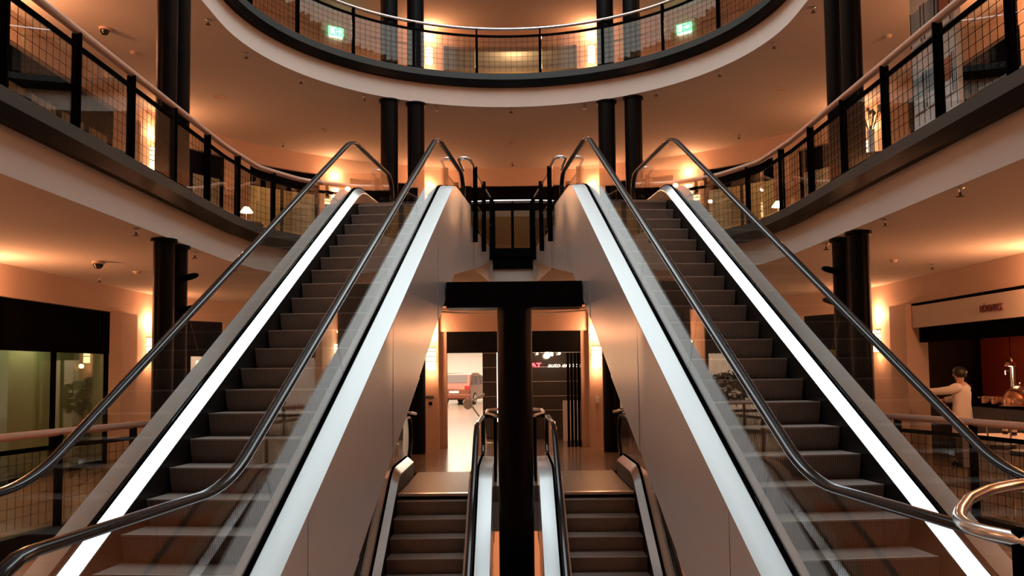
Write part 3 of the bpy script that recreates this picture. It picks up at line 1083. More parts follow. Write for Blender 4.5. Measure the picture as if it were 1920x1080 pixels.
# black glass panel wall with pale joints and lettering
root = thing('panel_wall', (0.6, 22.4, ZM), 'dark glass panel wall with pale joints and lit lettering behind the right portal', 'wall panel')
b = MB(); b.box(-1.42, 1.7, 0, 0.12, 0, 3.5); b.build('panel', 'greydark', root)
b = MB()
for z in (0.75, 1.12, 1.50, 1.88, 2.26):
    b.box(-1.42, 1.7, -0.008, 0.0, z - .006, z + .006)
b.build('joint', 'seam', root)
def text(name, s, size, loc, rot, m, parent, ext=0.01, shear=0.0, align='LEFT', sx=1.0, offset=0.0):
    c = bpy.data.curves.new(name, 'FONT')
    c.body, c.size, c.extrude, c.shear, c.align_x = s, size, ext, shear, align
    c.materials.append(M[m])
    c.offset = offset
    t = bpy.data.objects.new(name + '_outline', c)
    COL.objects.link(t)
    bpy.context.view_layer.update()
    me = bpy.data.meshes.new_from_object(t.evaluated_get(bpy.context.evaluated_depsgraph_get()))
    bpy.data.objects.remove(t)
    me.name = name
    me.transform(Matrix.Diagonal((sx, 1, 1, 1)))
    o = bpy.data.objects.new(name, me)
    COL.objects.link(o)
    o.location, o.rotation_euler = loc, rot
    if parent:
        o.parent = parent
    return o
text('red_lettering', 'SEAT', 0.145, (-0.36, -0.02, 1.885), (pi / 2, 0, 0), 'neonred', root, offset=0.004, sx=1.5)
text('script_lettering', 'auto emoción', 0.16, (0.29, -0.02, 1.87), (pi / 2, 0, 0), 'neonwhite', root, shear=0.35, sx=1.12)
root = thing('display_plinth', (1.5, 21.6, ZM), 'tall white plinth standing in front of the dark glass panel wall', 'plinth')
b = MB(); b.box(-0.26, 0.2, -0.15, 0.15, 0, 1.02); b.build('block', 'white', root, bevel=0.01)
for i in range(4):
    root = thing('folding_door_leaf', (1.28 + 0.085 * i, YP + 0.22 + 0.02 * i, ZM), '%s of four folded black door leaves in the right portal, counted from the left' % ORD[i], 'door', 0, 'folded door leaves')
    b = MB(); b.box(-0.022, 0.022, -0.12, 0.12, 0.02, 2.2); b.build('stile', 'black', root)
    b = MB(); b.box(-0.028, 0.028, -0.13, 0.13, 0.0, 0.14); b.build('bottom_rail', 'black', root)
root = thing('spotlight_cluster', (0.86, 21.9, 2.12), 'bright spotlight cluster hanging before the dark glass panel wall', 'light')
b = MB(); b.tube([(0, 0, -0.02), (0, 0, 1.48)], 0.012, 8); b.build('rod', 'black', root)
for x, z, r in ((0, -.05, .075), (.12, -.02, .045), (-.25, 0, .025), (.32, 0, .03)):
    b = MB(); b.ball((x, 0, z), r); b.build('bulb', 'bulb', root, smooth=True)
root = thing('display_stand', (-1.05, 21.2, ZM), 'pale angled display arm standing left of the black column in front of the dark panels', 'stand')
b = MB(); b.tube([(0.35, 0, 0.0), (0.3, 0, 0.5), (-0.02, 0, 0.95)], 0.02, 8); b.tube([(-0.1, 0, 1.0), (0.32, 0, 1.22)], 0.028, 8); b.build('arm', 'white', root)
b = MB(); b.ball((-0.1, 0, 0.98), 0.12, 0.06, 0.14); b.build('head', 'white', root, smooth=True)
b = MB(); b.lathe([(0, 0), (0.16, 0), (0.16, 0.02), (0, 0.02)], c=(0.35, 0, 0), n=20); b.build('base', 'white', root)
# notices on the pilasters
root = thing('wall_notice', (-1.93, YP - 0.06, 1.05), 'small notice plate under the sconce on the left portal pilaster', 'sign')
b = MB(); b.box(-0.13, 0.06, -0.008, 0, 0.02, 0.075); b.build('plate', 'steel', root)
b = MB(); b.box(-0.06, 0.02, -0.008, 0, -0.14, -0.06); b.build('switch', 'black', root)
root = thing('wall_phone', (1.93, YP - 0.06, 1.0), 'small pale switch box under the sconce on the right portal pilaster', 'switch')
b = MB(); b.box(-0.04, 0.04, -0.03, 0, -0.08, 0.08); b.build('box', 'white', root, bevel=0.006)

# ------------------------------------------------------------------ car in the showroom
def car():
    root = thing('car', (-3.15, 45.3, ZM), 'orange brown estate car seen from behind at the far end of the bright showroom', 'car', radians(-15))
    Wd, Ln = 0.89, 4.3
    prof = [(0.02, 0.35), (0.0, 0.62), (0.03, 0.92), (0.16, 1.18), (0.42, 1.60), (0.75, 1.68), (1.9, 1.70), (2.6, 1.55), (3.2, 1.10), (3.9, 0.95), (4.25, 0.75), (4.3, 0.4), (4.2, 0.25), (0.15, 0.25)]
    b = MB()
    secs = [(-1.0, 0.97, 0.0), (-0.93, 1.0, 0.0), (0.93, 1.0, 0.0), (1.0, 0.97, 0.0)]
    R = []
    for x, sc, _ in secs:
        r = []
        for y, z in prof:
            ins = 1.0 - max(0, z - 0.95) * 0.20
            r.append((x * Wd * ins, (y - 2.15) * sc + 2.15, 0.25 + (z - 0.25) * (0.985 if sc < 1 else 1)))
        R.append(r)
    b.rings(R)
    b.build('body', 'carbody', root, smooth=True, bevel=0.03)
    b = MB()
    b.add([(-0.68, 0.14, 1.16), (0.68, 0.14, 1.16), (0.60, 0.385, 1.56), (-0.60, 0.385, 1.56)], [(0, 1, 2, 3)])
    for sg in (1, -1):
        for y0, y1, y2, y3 in ((0.42, 1.15, 1.15, 0.66), (1.22, 2.0, 2.0, 1.22), (2.07, 3.0, 2.5, 2.07)):
            b.add([(sg * 0.865, y0, 1.05), (sg * 0.865, y1, 1.05), (sg * 0.785, y2, 1.52), (sg * 0.785, y3, 1.52)], [(0, 1, 2, 3)])
    w = b.build('window', 'carglass', root)
    md = w.modifiers.new('solid', 'SOLIDIFY'); md.thickness = 0.02; md.offset = 0
    for sg in (1, -1):
        b = MB(); b.box(sg * 0.60, sg * 0.88, -0.03, 0.12, 0.82, 1.0); b.build('tail_lamp', 'redlamp', root)
        for y in (0.85, 3.45):
            b = MB(); b.tube([(sg * 0.70, y, 0.32), (sg * 0.90, y, 0.32)], 0.32, 24); wh = b.build('wheel', 'tyre', root)
            b = MB(); b.tube([(sg * 0.88, y, 0.32), (sg * 0.915, y, 0.32)], 0.21, 16); b.build('hub', 'steel', wh)
    b = MB(); b.box(-0.27, 0.27, -0.03, 0.02, 0.62, 0.74); b.build('number_plate', 'white', root)
    b = MB(); b.box(-0.9, 0.9, -0.06, 0.25, 0.34, 0.56); b.build('bumper', 'carbody', root, bevel=0.03)
car()

# ------------------------------------------------------------------ shop fronts
def shopfront(lv, m, s0, s1, label, ztop, glass='shopglass', trans=True, pane=True, mull=1):
    zf, zc = FL[lv]
    c = wp(m * (s0 + s1) / 2, 0.12, zf)
    root = thing('storefront', c, label, 'shop front')
    loc = lambda s, off, z: wp(m * s, off, z) - c
    def blk(b, a, d, z0, z1, o0, o1):
        n = max(2, int((d - a) / .4) + 1)
        b.rings([[loc(a + (d - a) * i / (n - 1), o, z) for o, z in ((o0, z0), (o1, z0), (o1, z1), (o0, z1))] for i in range(n)])
    if trans:
        b = MB(); blk(b, s0 + .002, s1 - .002, zf + ztop, zc - 0.525, 0.10, 0.22); b.build('transom', 'black', root)
    b = MB()
    for s in [s0 + .03, s1 - .03] + [s0 + (s1 - s0) * (i + 1) / (mull + 1) for i in range(mull)]:
        blk(b, s - .028, s + .028, zf + .002, zf + ztop, 0.11, 0.19)
    blk(b, s0, s1, zf + .002, zf + 0.08, 0.11, 0.19)
    b.build('frame', 'black', root)
    if pane:
        n = mull + 1
        for i in range(n):
            a, d = s0 + (s1 - s0) * i / n + .03, s0 + (s1 - s0) * (i + 1) / n - .03
            b = MB(); blk(b, a, d, zf + .08, zf + ztop, 0.145, 0.155); b.build('pane', glass, root)
    return root


bay_w = ['first bay from the centre', 'second bay from the centre', 'third bay from the centre', 'bay past the pilaster', 'near bay']
for lv in (0, 1):
    for m, sd in ((1, 'right'), (-1, 'left')):
        for i, (a, c) in enumerate(OPEN[:5]):
            if lv == 0 and m > 0 and i == 3:
                continue
            gl = 'green_glass' if (lv == 0 and m < 0 and i == 3) else 'shopglass'
            shopfront(lv, m, a, c, 'black framed shop front on the %s, %s %s' % (wl[lv], sd, bay_w[i]), 2.22 if lv == 0 else 2.45, gl, mull=1 if (c - a < 3 or gl == 'green_glass') else 3)
shopfront(1, 1, -2.0, 2.0, 'black framed shop front at the centre of the gallery behind the bridges', 2.30, mull=3)
# room lights behind the fronts (z below each ceiling)
def room(lv, s, p, col=(1, 0.62, 0.3), off=1.9, dz=0.5):
    q = wp(s, off, FL[lv][1] - dz)
    point_light('room_light', q, p, col, 0.05)
for m in (1, -1):
    room(1, m * 6.7, 48, (1, 0.66, 0.36))
    room(1, m * 9.4, 30, (1, 0.55, 0.28))
    room(1, m * 3.8, 18, (1, 0.62, 0.3))
    room(1, m * 14.5, 12)
    room(1, m * 20.5, 20)
    room(2, m * 6.7, 30); room(2, m * 14, 30)
room(1, 0.1, 7, (1, 0.66, 0.4))
room(2, 0.1, 45)
room(0, -9.3, 150, (1, 0.74, 0.55)); room(0, -6.7, 240, (1, 0.78, 0.6)); room(0, -3.8, 190, (1, .75, .5))
room(0, 9.3, 60, (1, 0.62, 0.2)); room(0, 6.7, 240, (1, 0.76, 0.62)); room(0, 3.8, 190, (1, .75, .5))
room(0, -14.5, 40, (0.95, 0.95, 0.6), off=0.45, dz=0.75); room(0, -20.5, 25)
room(0, 20.5, 6)

mb = MB()
wblock(mb, -12.7, -16.5, ZM + 0.05, ZM + 2.25, 0.75, 0.78)
tag(mb.build('added_backing_screen', 'pale_green'), 'pale greenish backing screen added to brighten the glass door on the far left', 'screen')  # screen added to catch room light so the door glass looks bright
# neon sign and pictures in the left shop, mural in the right one
p = wp(-9.35, 0.9, 0)
root = thing('neon_sign', (p.x, p.y, 1.62), 'red neon zigzag sign in the shop window left of the left escalator', 'sign', radians(28))
b = MB(); b.box(-0.42, 0.42, 0.0, 0.03, -0.42, 0.42); b.build('panel', 'black', root)
b = MB()
b.tube([(-.35, -.03, .35), (.35, -.03, .35), (.35, -.03, -.35), (-.35, -.03, -.35)], 0.022, 8, loop=True)
for i in range(4):
    z = 0.22 - .15 * i
    b.tube([(-.25, -.03, z), (.25, -.03, z + .09)], 0.02, 8)
b.build('neon_tube', 'neonred', root)
b = MB(); b.box(-0.02, 0.02, 0.005, 0.025, -1.72, -0.42); b.build('stand', 'black', root)
p = wp(-5.2, 2.9, 0)
q = wp(-6.6, 3.12, 1.75)
root = thing('shop_poster', (q.x, q.y, 1.55), 'white shop poster with black spots seen through the left escalator glass', 'poster', radians(40))
b = MB(); b.box(-0.9, 0.9, -0.02, 0.0, -0.25, 0.6); b.build('sheet', 'white', root)
b = MB()
for x, z, r in ((-.35, .05, .09), (-.15, -.02, .07), (.1, .05, .08), (.3, 0, .06)):
    b.lathe([(0, 0), (r, 0)], n=14)
b = MB()
for x, z, r in ((-.35, .05, .10), (-.15, -.04, .07), (.15, .05, .09), (.35, -.02, .06)):
    b.tube([(x, -0.03, z), (x, -0.02, z)], r, 14)
b.build('spot', 'black', root)
b = MB(); b.box(-.1, .35, -.03, -.02, .36, .48); b.build('red_mark', 'neonred', root)
# potted plant
q = wp(-6.55, -0.7, ZM)
root = thing('potted_plant', q, 'dark bushy plant in a tub on the left, seen through the escalator glass', 'plant')
b = MB(); b.lathe([(0, 0), (0.17, 0), (0.22, 0.45), (0.19, 0.45), (0.17, 0.4), (0, 0.4)], n=24); b.build('tub', 'brown', root, smooth=True)
b = MB(); b.tube([(0, 0, .4), (.03, 0, .8), (0, .02, 1.25)], 0.025, 8); b.build('stem', 'brown', root)
b = MB()
for i in range(420):
    th, ph = random.uniform(0, 2 * pi), math.acos(random.uniform(-0.8, 1))
    r = 0.55 * random.uniform(0.55, 1) ** 0.6
    c = Vector((r * sin(ph) * cos(th), r * sin(ph) * sin(th), 1.2 + r * .95 * cos(ph)))
    a = Vector((random.uniform(-1, 1), random.uniform(-1, 1), random.uniform(-.6, .8))).normalized()
    w = a.orthogonal().normalized()
    l = random.uniform(.07, .12)
    b.add([c - a * l, c + w * l * .4, c + a * l, c - w * l * .4], [(0, 1, 2, 3)])
b.build('foliage', 'leaf', root, weld=False)

# ------------------------------------------------------------------ restaurant on the right
YA, YB = YARC - (16.6 - SARC), YARC - (12.55 - SARC)      # opening along the wall
root = thing('restaurant_sign', (XW - 0.02, (YA + YB) / 2, 2.50), 'cream sign board with burgundy lettering over the restaurant front on the right', 'sign')
b = MB(); b.box(0.0, 0.10, YA - (YA + YB) / 2 - 1.2, YB - (YA + YB) / 2 - .02, -0.02, 0.42); b.build('board', 'sign', root)
text('lettering', 'MÖVENPICK', 0.175, (-0.012, 14.86 - (YA + YB) / 2, 0.12), (pi / 2, 0, -pi / 2), 'signtext', root, ext=0.008, sx=0.72)
b = MB(); b.box(0.0, 0.12, YA - (YA + YB) / 2 - 1.2, YB - (YA + YB) / 2 - .02, 0.44, 0.47); b.build('reveal', 'black', root)
b = MB(); b.box(0.14, 0.24, YA - (YA + YB) / 2, YB - (YA + YB) / 2 - .02, -0.32, -0.02); b.build('blind_box', 'black', root)
point_light('restaurant_light', (9.3, 14.4, 3.0), 5, (1, 0.42, 0.18), 0.15)
point_light('restaurant_light', (8.9, 17.6, 3.1), 1.0, (1, 0.42, 0.18), 0.15)
root = thing('red_screen', (9.75, 16.0, ZM), 'tall red partition wall inside the restaurant behind the white jacketed person', 'partition')
b = MB(); b.box(0, 0.1, -2.4, 1.75, 0, 3.1); b.build('panel', 'red', root)
# black service counter with its things
root = thing('service_counter', (9.1, 15.2, ZM), 'black service counter inside the restaurant holding pots and a copper dome', 'counter')
b = MB(); b.box(-0.30, 0.30, -1.4, 1.2, 0, 1.02); b.build('body', 'brown', root)
b = MB(); b.box(-0.36, 0.36, -1.45, 1.26, 1.02, 1.07); b.build('worktop', 'black', root)
ZC = ZM + 1.07
for i, (y, w) in enumerate(((16.02, 'left'), (15.70, 'right'))):
    root = thing('saucepan', (8.92, y, ZC), 'shiny metal pot on the restaurant counter, %s one of two' % w, 'pot', 0, 'counter pots')
    b = MB(); b.lathe([(0, 0), (0.13, 0), (0.14, 0.02), (0.14, 0.15), (0.13, 0.15), (0.13, 0.02), (0, 0.02)], n=24); b.build('pan', 'copper', root, smooth=True)
    b = MB(); b.tube([(-.13, 0, .12), (-.2, .03, .13), (-.2, -.03, .13)], 0.01, 8, loop=True); b.build('handle', 'steel', root)
root = thing('serving_dome', (8.98, 15.12, ZC), 'large copper serving dome on the restaurant counter under the hanging lamp', 'dome')
b = MB(); b.lathe([(0.30, 0.0), (0.31, 0.02), (0.30, 0.14), (0.24, 0.27), (0.13, 0.35), (0, 0.375)], n=32); b.build('cover', 'copper', root, smooth=True)
b = MB(); b.lathe([(0, 0.37), (0.02, 0.38), (0.03, 0.41), (0, 0.43)], n=14); b.build('knob', 'copper', root, smooth=True)
b = MB(); b.lathe([(0, -0.0), (0.34, 0.0), (0.35, 0.012), (0, 0.012)], n=32); b.build('tray', 'steel', root)
root = thing('pendant_lamp', (8.95, 15.35, 1.68), 'small metal pendant lamp glowing over the copper dome', 'lamp')
b = MB(); b.tube([(0, 0, 0.15), (0, 0, 1.82)], 0.006, 6); b.build('cord', 'black', root)
b = MB(); b.lathe([(0.02, 0.17), (0.05, 0.15), (0.10, 0.02), (0.10, 0.0), (0.09, 0.0), (0.04, 0.14)], n=20); b.build('shade', 'copper', root, smooth=True)
b = MB(); b.ball((0, 0, 0.02), 0.045, 0.045, 0.03); b.build('bulb', 'bulb', root, smooth=True)
point_light('pendant_bulb_light', (8.95, 15.35, 1.62), 10, (1, 0.6, 0.3), 0.04)
root = thing('beer_tap', (9.22, 15.75, ZC), 'tall pale metal tap column standing on the restaurant counter', 'tap')
b = MB(); b.tube([(0, 0, 0), (0, 0, .72)], 0.045, 14); b.build('column', 'steel', root, smooth=True)
b = MB(); b.tube([(0, 0, .62), (-.14, 0, .62), (-.14, 0, .55)], 0.014, 8); b.build('spout', 'steel', root)
# white clothed table with bottles in front of the counter
root = thing('dining_table', (7.35, 12.6, ZM), 'white clothed table behind the right middle floor railing', 'table')
b = MB(); b.box(-0.45, 0.45, -0.6, 0.6, 0.72, 0.75); b.build('tabletop', 'cloth', root)
b = MB()
pts = []
for i in range(60):
    t = i / 60 * 4
    k, f = int(t), t - int(t)
    cs = [(-.455, -.605), (.455, -.605), (.455, .605), (-.455, .605), (-.455, -.605)]
    x = cs[k][0] + (cs[k + 1][0] - cs[k][0]) * f
    y = cs[k][1] + (cs[k + 1][1] - cs[k][1]) * f
    pts.append((x, y))
wv = lambda i: 1 + 0.035 * sin(i * 2.1)
b.rings([[(x * wv(i), y * wv(i), 0.25), (x, y, 0.752), (x * .97, y * .97, 0.752), (x * wv(i) * .985, y * wv(i) * .985, 0.25)] for i, (x, y) in enumerate(pts)], loop=True)
b.build('tablecloth', 'cloth', root, smooth=True)
for sx in (-1, 1):
    for sy in (-1, 1):
        b = MB(); b.box(sx * .4 - .02, sx * .4 + .02, sy * .54 - .02, sy * .54 + .02, 0, 0.72); b.build('leg', 'brown', root)
bt = None
for i, (x, y) in enumerate(((7.42, 12.95), (7.42, 12.72), (7.50, 12.42))):
    lb = '%s dark wine bottle on the white clothed table, counted from the left' % ORD[i]
    if bt is None:
        bt = thing('wine_bottle', (x, y, ZM + 0.754), lb, 'bottle', 0, 'wine bottles')
        b = MB(); b.lathe([(0, 0), (0.038, 0), (0.038, 0.18), (0.014, 0.24), (0.014, 0.31), (0, 0.31)], n=18); b.build('body', 'bottle', bt, smooth=True)
        b = MB(); b.lathe([(0.0385, 0.05), (0.039, 0.05), (0.039, 0.14), (0.0385, 0.14)], n=18); b.build('label', 'label', bt, smooth=True)
    else:
        dup(bt, (x, y, ZM + 0.754), None, lb)
# bar stools and bistro tables on the terrace
stool = None
for i, (x, y, a) in enumerate(((6.1, 8.9, .3), (6.5, 9.6, 1.2), (6.2, 10.4, 2.0), (6.9, 10.4, .6), (6.9, 8.6, 2.6), (6.4, 11.3, 1.0))):
    lb = '%s chrome bar stool behind the right middle floor railing, counted from the camera' % ORD[i]
    if stool is None:
        stool = thing('bar_stool', (x, y, ZM), lb, 'stool', a, 'terrace bar stools')
        b = MB(); b.lathe([(0, 0.70), (0.18, 0.70), (0.19, 0.72), (0.18, 0.76), (0, 0.77)], n=24); b.build('seat', 'leather', stool, smooth=True)
        for k in range(4):
            q = pi / 4 + k * pi / 2
            b = MB(); b.tube([(.13 * cos(q), .13 * sin(q), .71), (.2 * cos(q), .2 * sin(q), 0)], 0.012, 8); b.build('leg', 'tube', stool, smooth=True)
        b = MB(); b.tube([(.17 * cos(q), .17 * sin(q), .28) for q in [2 * pi * k / 20 for k in range(20)]], 0.009, 6, loop=True); b.build('footrest', 'tube', stool, smooth=True)
        b = MB(); b.tube(fillet([(-.15, .12, .74), (-.2, .14, 1.02), (-.2, -.14, 1.02), (-.15, -.12, .74)], .06, 5), 0.011, 8); b.build('backrest', 'tube', stool, smooth=True)
    else:
        dup(stool, (x, y, ZM), a, lb)

# ------------------------------------------------------------------ the person in the restaurant
def person():
    base = Vector((8.05, 15.35, ZM))
    root = thing('person', base, 'person in a long white jacket with black hair reaching an arm out in the restaurant', 'person', radians(40))
    # local frame: faces +Y
    V, EG, RD = [], [], []
    def node(p, r, par=None):
        V.append(p); RD.append(r)
        if par is not None:
            EG.append((par, len(V) - 1))
        return len(V) - 1
    pel = node((0, 0, 0.95), (0.165, 0.12))
    wai = node((0, 0.0, 1.10), (0.15, 0.11), pel)
    che = node((0, 0.01, 1.30), (0.175, 0.125), wai)
    sho = node((0, 0.0, 1.42), (0.13, 0.09), che)
    nec = node((0, 0.015, 1.50), (0.058, 0.058), sho)
    hd0 = node((0, 0.03, 1.58), (0.075, 0.085), nec)
    hd1 = node((0, 0.035, 1.67), (0.082, 0.098), hd0)
    hd2 = node((0, 0.03, 1.735), (0.06, 0.07), hd1)
    for sg, elbow, wrist, hand in ((1, (0.30, 0.20, 1.20), (0.24, 0.42, 1.16), (0.22, 0.50, 1.15)), (-1, (-0.26, 0.26, 1.34), (-0.22, 0.50, 1.33), (-0.21, 0.585, 1.325))):
        s1 = node((sg * 0.19, 0.0, 1.41), (0.07, 0.07), sho)
        e = node(elbow, (0.05, 0.05), s1)
        w = node(wrist, (0.034, 0.034), e)
        h = node(hand, (0.04, 0.026), w)
        for k in range(4):
            o = (k - 1.5) * 0.019
            f1 = node((hand[0] + sg * 0 + o, hand[1] + 0.055, hand[2] - 0.004 * k), (0.0095, 0.0095), h)
            node((hand[0] + o * 1.1, hand[1] + 0.085 - 0.006 * abs(k - 1), hand[2] - 0.022), (0.008, 0.008), f1)
        node((hand[0] - sg * 0.045, hand[1] + 0.03, hand[2] - 0.01), (0.010, 0.010), h)
        hip = node((sg * 0.095, 0.0, 0.88), (0.095, 0.095), pel)
        kn = node((sg * 0.10, 0.02, 0.50), (0.06, 0.06), hip)
        an = node((sg * 0.10, -0.01, 0.09), (0.04, 0.04), kn)
        node((sg * 0.11, 0.15, 0.035), (0.045, 0.03), an)
    me = bpy.data.meshes.new('body')
    me.from_pydata(V, EG, [])
    o = bpy.data.objects.new('body', me)
    COL.objects.link(o)
    o.parent = root
    md = o.modifiers.new('skin', 'SKIN')
    for i, r in enumerate(RD):
        me.skin_vertices[0].data[i].radius = r
    me.skin_vertices[0].data[0].use_root = True
    o.modifiers.new('sub', 'SUBSURF').levels = 1
    o.modifiers['sub'].render_levels = 2
    me.materials.append(M['skin'])
    # face
    b = MB(); b.ball((0, 0.128, 1.63), 0.016, 0.022, 0.028, 10, 6); b.build('nose', 'skin', root, smooth=True)
    b = MB(); b.ball((0.032, 0.115, 1.655), 0.013); b.ball((-0.032, 0.115, 1.655), 0.013); b.build('eye', 'white', root, smooth=True)
    b = MB(); b.ball((0.085, 0.03, 1.64), 0.014, 0.025, 0.034); b.ball((-0.085, 0.03, 1.64), 0.014, 0.025, 0.034); b.build('ear', 'skin', root, smooth=True)
    b = MB(); b.ball((0, 0.118, 1.585), 0.025, 0.012, 0.007); b.build('mouth', 'redlamp', root, smooth=True)
    # hair: cap over back and top
    b = MB()
    R = []
    for i in range(20):
        a = 2 * pi * i / 20
        ring = []
        for j in range(9):
            front = max(0, sin(a))
            lim = pi * (0.72 - 0.36 * front)
            t = lim * j / 8
            ring.append((0.098 * sin(t) * cos(a), 0.022 + 0.115 * sin(t) * sin(a), 1.665 + 0.108 * cos(t)))
        R.append(ring)
    b.rings(R, closed_ring=False, loop=True)
    h = b.build('hair', 'hair', root, smooth=True)
    md = h.modifiers.new('solid', 'SOLIDIFY'); md.thickness = 0.012; md.offset = 1
    # jacket: torso lathe and sleeves
    b = MB()
    rows = [(0.52, .215, .165), (0.80, .21, .16), (1.0, .20, .15), (1.12, .185, .14), (1.3, .205, .15), (1.39, .215, .125), (1.435, .175, .105), (1.47, .085, .08), (1.50, .075, .075)]
    b.rings([[(rx * cos(2 * pi * k / 24), 0.005 + ry * sin(2 * pi * k / 24), z) for k in range(24)] for z, rx, ry in rows], caps=False)
    for sg, elbow, wrist in ((1, (0.30, 0.20, 1.20), (0.245, 0.40, 1.162)), (-1, (-0.26, 0.26, 1.34), (-0.222, 0.48, 1.331))):
        b.tube([(sg * 0.13, 0, 1.40), (sg * 0.20, 0.01, 1.40), (sg * .25, 0.1, (1.38 + elbow[2]) / 2), elbow, wrist], [0.085, 0.09, 0.078, 0.068, 0.055], 14)
    j = b.build('jacket', 'jacket', root, smooth=True)
    b = MB()
    for sg in (1, -1):
        b.tube([(sg * 0.095, 0, 0.80), (sg * 0.10, 0.02, 0.5), (sg * 0.10, -0.01, 0.07)], [0.085, 0.08, 0.07], 14)
    b.build('trousers', 'trousers', root, smooth=True)
    b = MB()
    for sg in (1, -1):
        b.ball((sg * 0.108, 0.06, 0.045), 0.055, 0.14, 0.045)
    b.build('shoes', 'black', root, smooth=True)
person()

# ------------------------------------------------------------------ gallery furniture and things on the walls
b = MB(); b.box(6.05, 6.12, 11.30, 12.58, Z1, 7.25)
tag(b.build('display_board', 'pale'), 'tall pale display board on the right gallery that carries six small posters', 'board')
wd = ['top row left', 'top row middle', 'top row right', 'bottom row left', 'bottom row middle', 'bottom row right']
for i, (y, z) in enumerate([(12.36, 6.72), (11.95, 6.72), (11.54, 6.72), (12.36, 5.72), (11.95, 5.72), (11.54, 5.72)]):
    root = thing('poster', (6.045, y, z), 'small framed poster on the pale board on the right gallery, %s' % wd[i], 'poster', 0, 'gallery posters')
    b = MB(); b.box(-0.02, 0.0, -0.17, 0.17, -0.28, 0.28); b.build('frame', 'pale', root)
    b = MB(); b.box(-0.024, -0.02, -0.14, 0.14, -0.08, 0.24); b.build('print', 'photo_red' if i % 3 == 2 else 'photo_blue', root)
    b = MB(); b.box(-0.026, -0.02, -0.16, -0.145, -0.27, 0.27); b.build('edge_strip', 'black', root)
    b = MB(); b.box(-0.026, -0.02, 0.145, 0.16, -0.27, 0.27); b.build('edge_strip', 'black', root)

def armchair(loc, rz, label, group):
    root = thing('armchair', loc, label, 'armchair', rz, group)
    b = MB(); b.box(-0.42, 0.42, -0.4, 0.4, 0.08, 0.42); b.build('seat', 'leather', root, bevel=0.04)
    b = MB(); b.box(-0.42, 0.42, 0.26, 0.46, 0.42, 0.92); b.build('backrest', 'leather', root, bevel=0.05)
    for sg in (1, -1):
        b = MB(); b.box(sg * 0.34, sg * 0.48, -0.4, 0.44, 0.08, 0.64); b.build('armrest', 'leather', root, bevel=0.04)
    for sx in (-1, 1):
        for sy in (-1, 1):
            b = MB(); b.box(sx * .38 - .02, sx * .38 + .02, sy * .34 - .02, sy * .34 + .02, 0, 0.09); b.build('leg', 'steel', root)
    return root
ac = armchair((6.9, 14.2, Z1), radians(100), 'dark leather armchair behind the right gallery railing near the pale poster board', 'gallery armchairs')
dup(ac, (6.2, 9.9, Z1), radians(95), 'dark leather armchair nearest the camera behind the right gallery railing')
dup(ac, (-6.4, 12.6, Z1), radians(-100), 'dark leather armchair behind the left gallery railing')
dup(ac, (-6.9, 10.6, Z1), radians(-80), 'dark leather armchair nearest the camera behind the left gallery railing')
def ctable(loc, label, group='gallery cafe tables'):
    root = thing('cafe_table', loc, label, 'table', 0, group)
    b = MB(); b.lathe([(0, 0.70), (0.36, 0.70), (0.37, 0.72), (0.36, 0.74), (0, 0.74)], n=32); b.build('tabletop', 'brown', root, smooth=True)
    b = MB(); b.tube([(0, 0, 0.02), (0, 0, 0.70)], 0.03, 12); b.build('stem', 'steel', root)
    b = MB(); b.lathe([(0, 0), (0.22, 0), (0.22, 0.015), (0.04, 0.04), (0, 0.04)], n=24); b.build('base', 'steel', root)
    return root
tb = ctable((5.75, 18.2, Z1), 'round cafe table on the right gallery beyond the slim columns')
dup(tb, (-5.75, 18.2, Z1), None, 'round cafe table on the left gallery beyond the slim columns')
dup(tb, (5.55, 12.95, Z1), None, 'round cafe table holding the flower vase on the right gallery')
root = thing('flower_vase', (5.55, 12.95, Z1 + 0.74), 'glass vase with bare dark flowers on the right gallery table', 'vase')
b = MB(); b.lathe([(0, 0), (0.05, 0), (0.045, 0.3), (0.06, 0.42), (0.055, 0.42), (0.04, 0.3), (0, 0.02)], n=20); b.build('vase', 'pale', root, smooth=True)
b = MB()
for i in range(14):
    a = random.uniform(0, 2 * pi); l = random.uniform(.25, .4)
    b.tube([(0, 0, .3), (.04 * cos(a), .04 * sin(a), .45), (.16 * cos(a), .16 * sin(a), .4 + l)], 0.006, 6)
    b.ball((.16 * cos(a), .16 * sin(a), .4 + l), 0.025, 0.025, 0.035, 8, 5)
b.build('flowers', 'leaf', root, smooth=True)
# table lamps on the gallery cafe tables
for m, sd in ((1, 'right'), (-1, 'left')):
    root = thing('table_lamp', (m * 5.75, 18.2, Z1 + 0.74), 'small glowing table lamp on the %s gallery cafe table' % sd, 'lamp', 0, 'table lamps')
    b = MB(); b.lathe([(0, 0), (0.07, 0), (0.07, 0.012), (0.012, 0.02), (0.012, 0.3), (0, 0.3)], n=18); b.build('stand', 'steel', root)
    b = MB(); b.lathe([(0.14, 0.24), (0.05, 0.36), (0.048, 0.36), (0.135, 0.24)], n=20); b.build('shade', 'sconce', root, smooth=True)
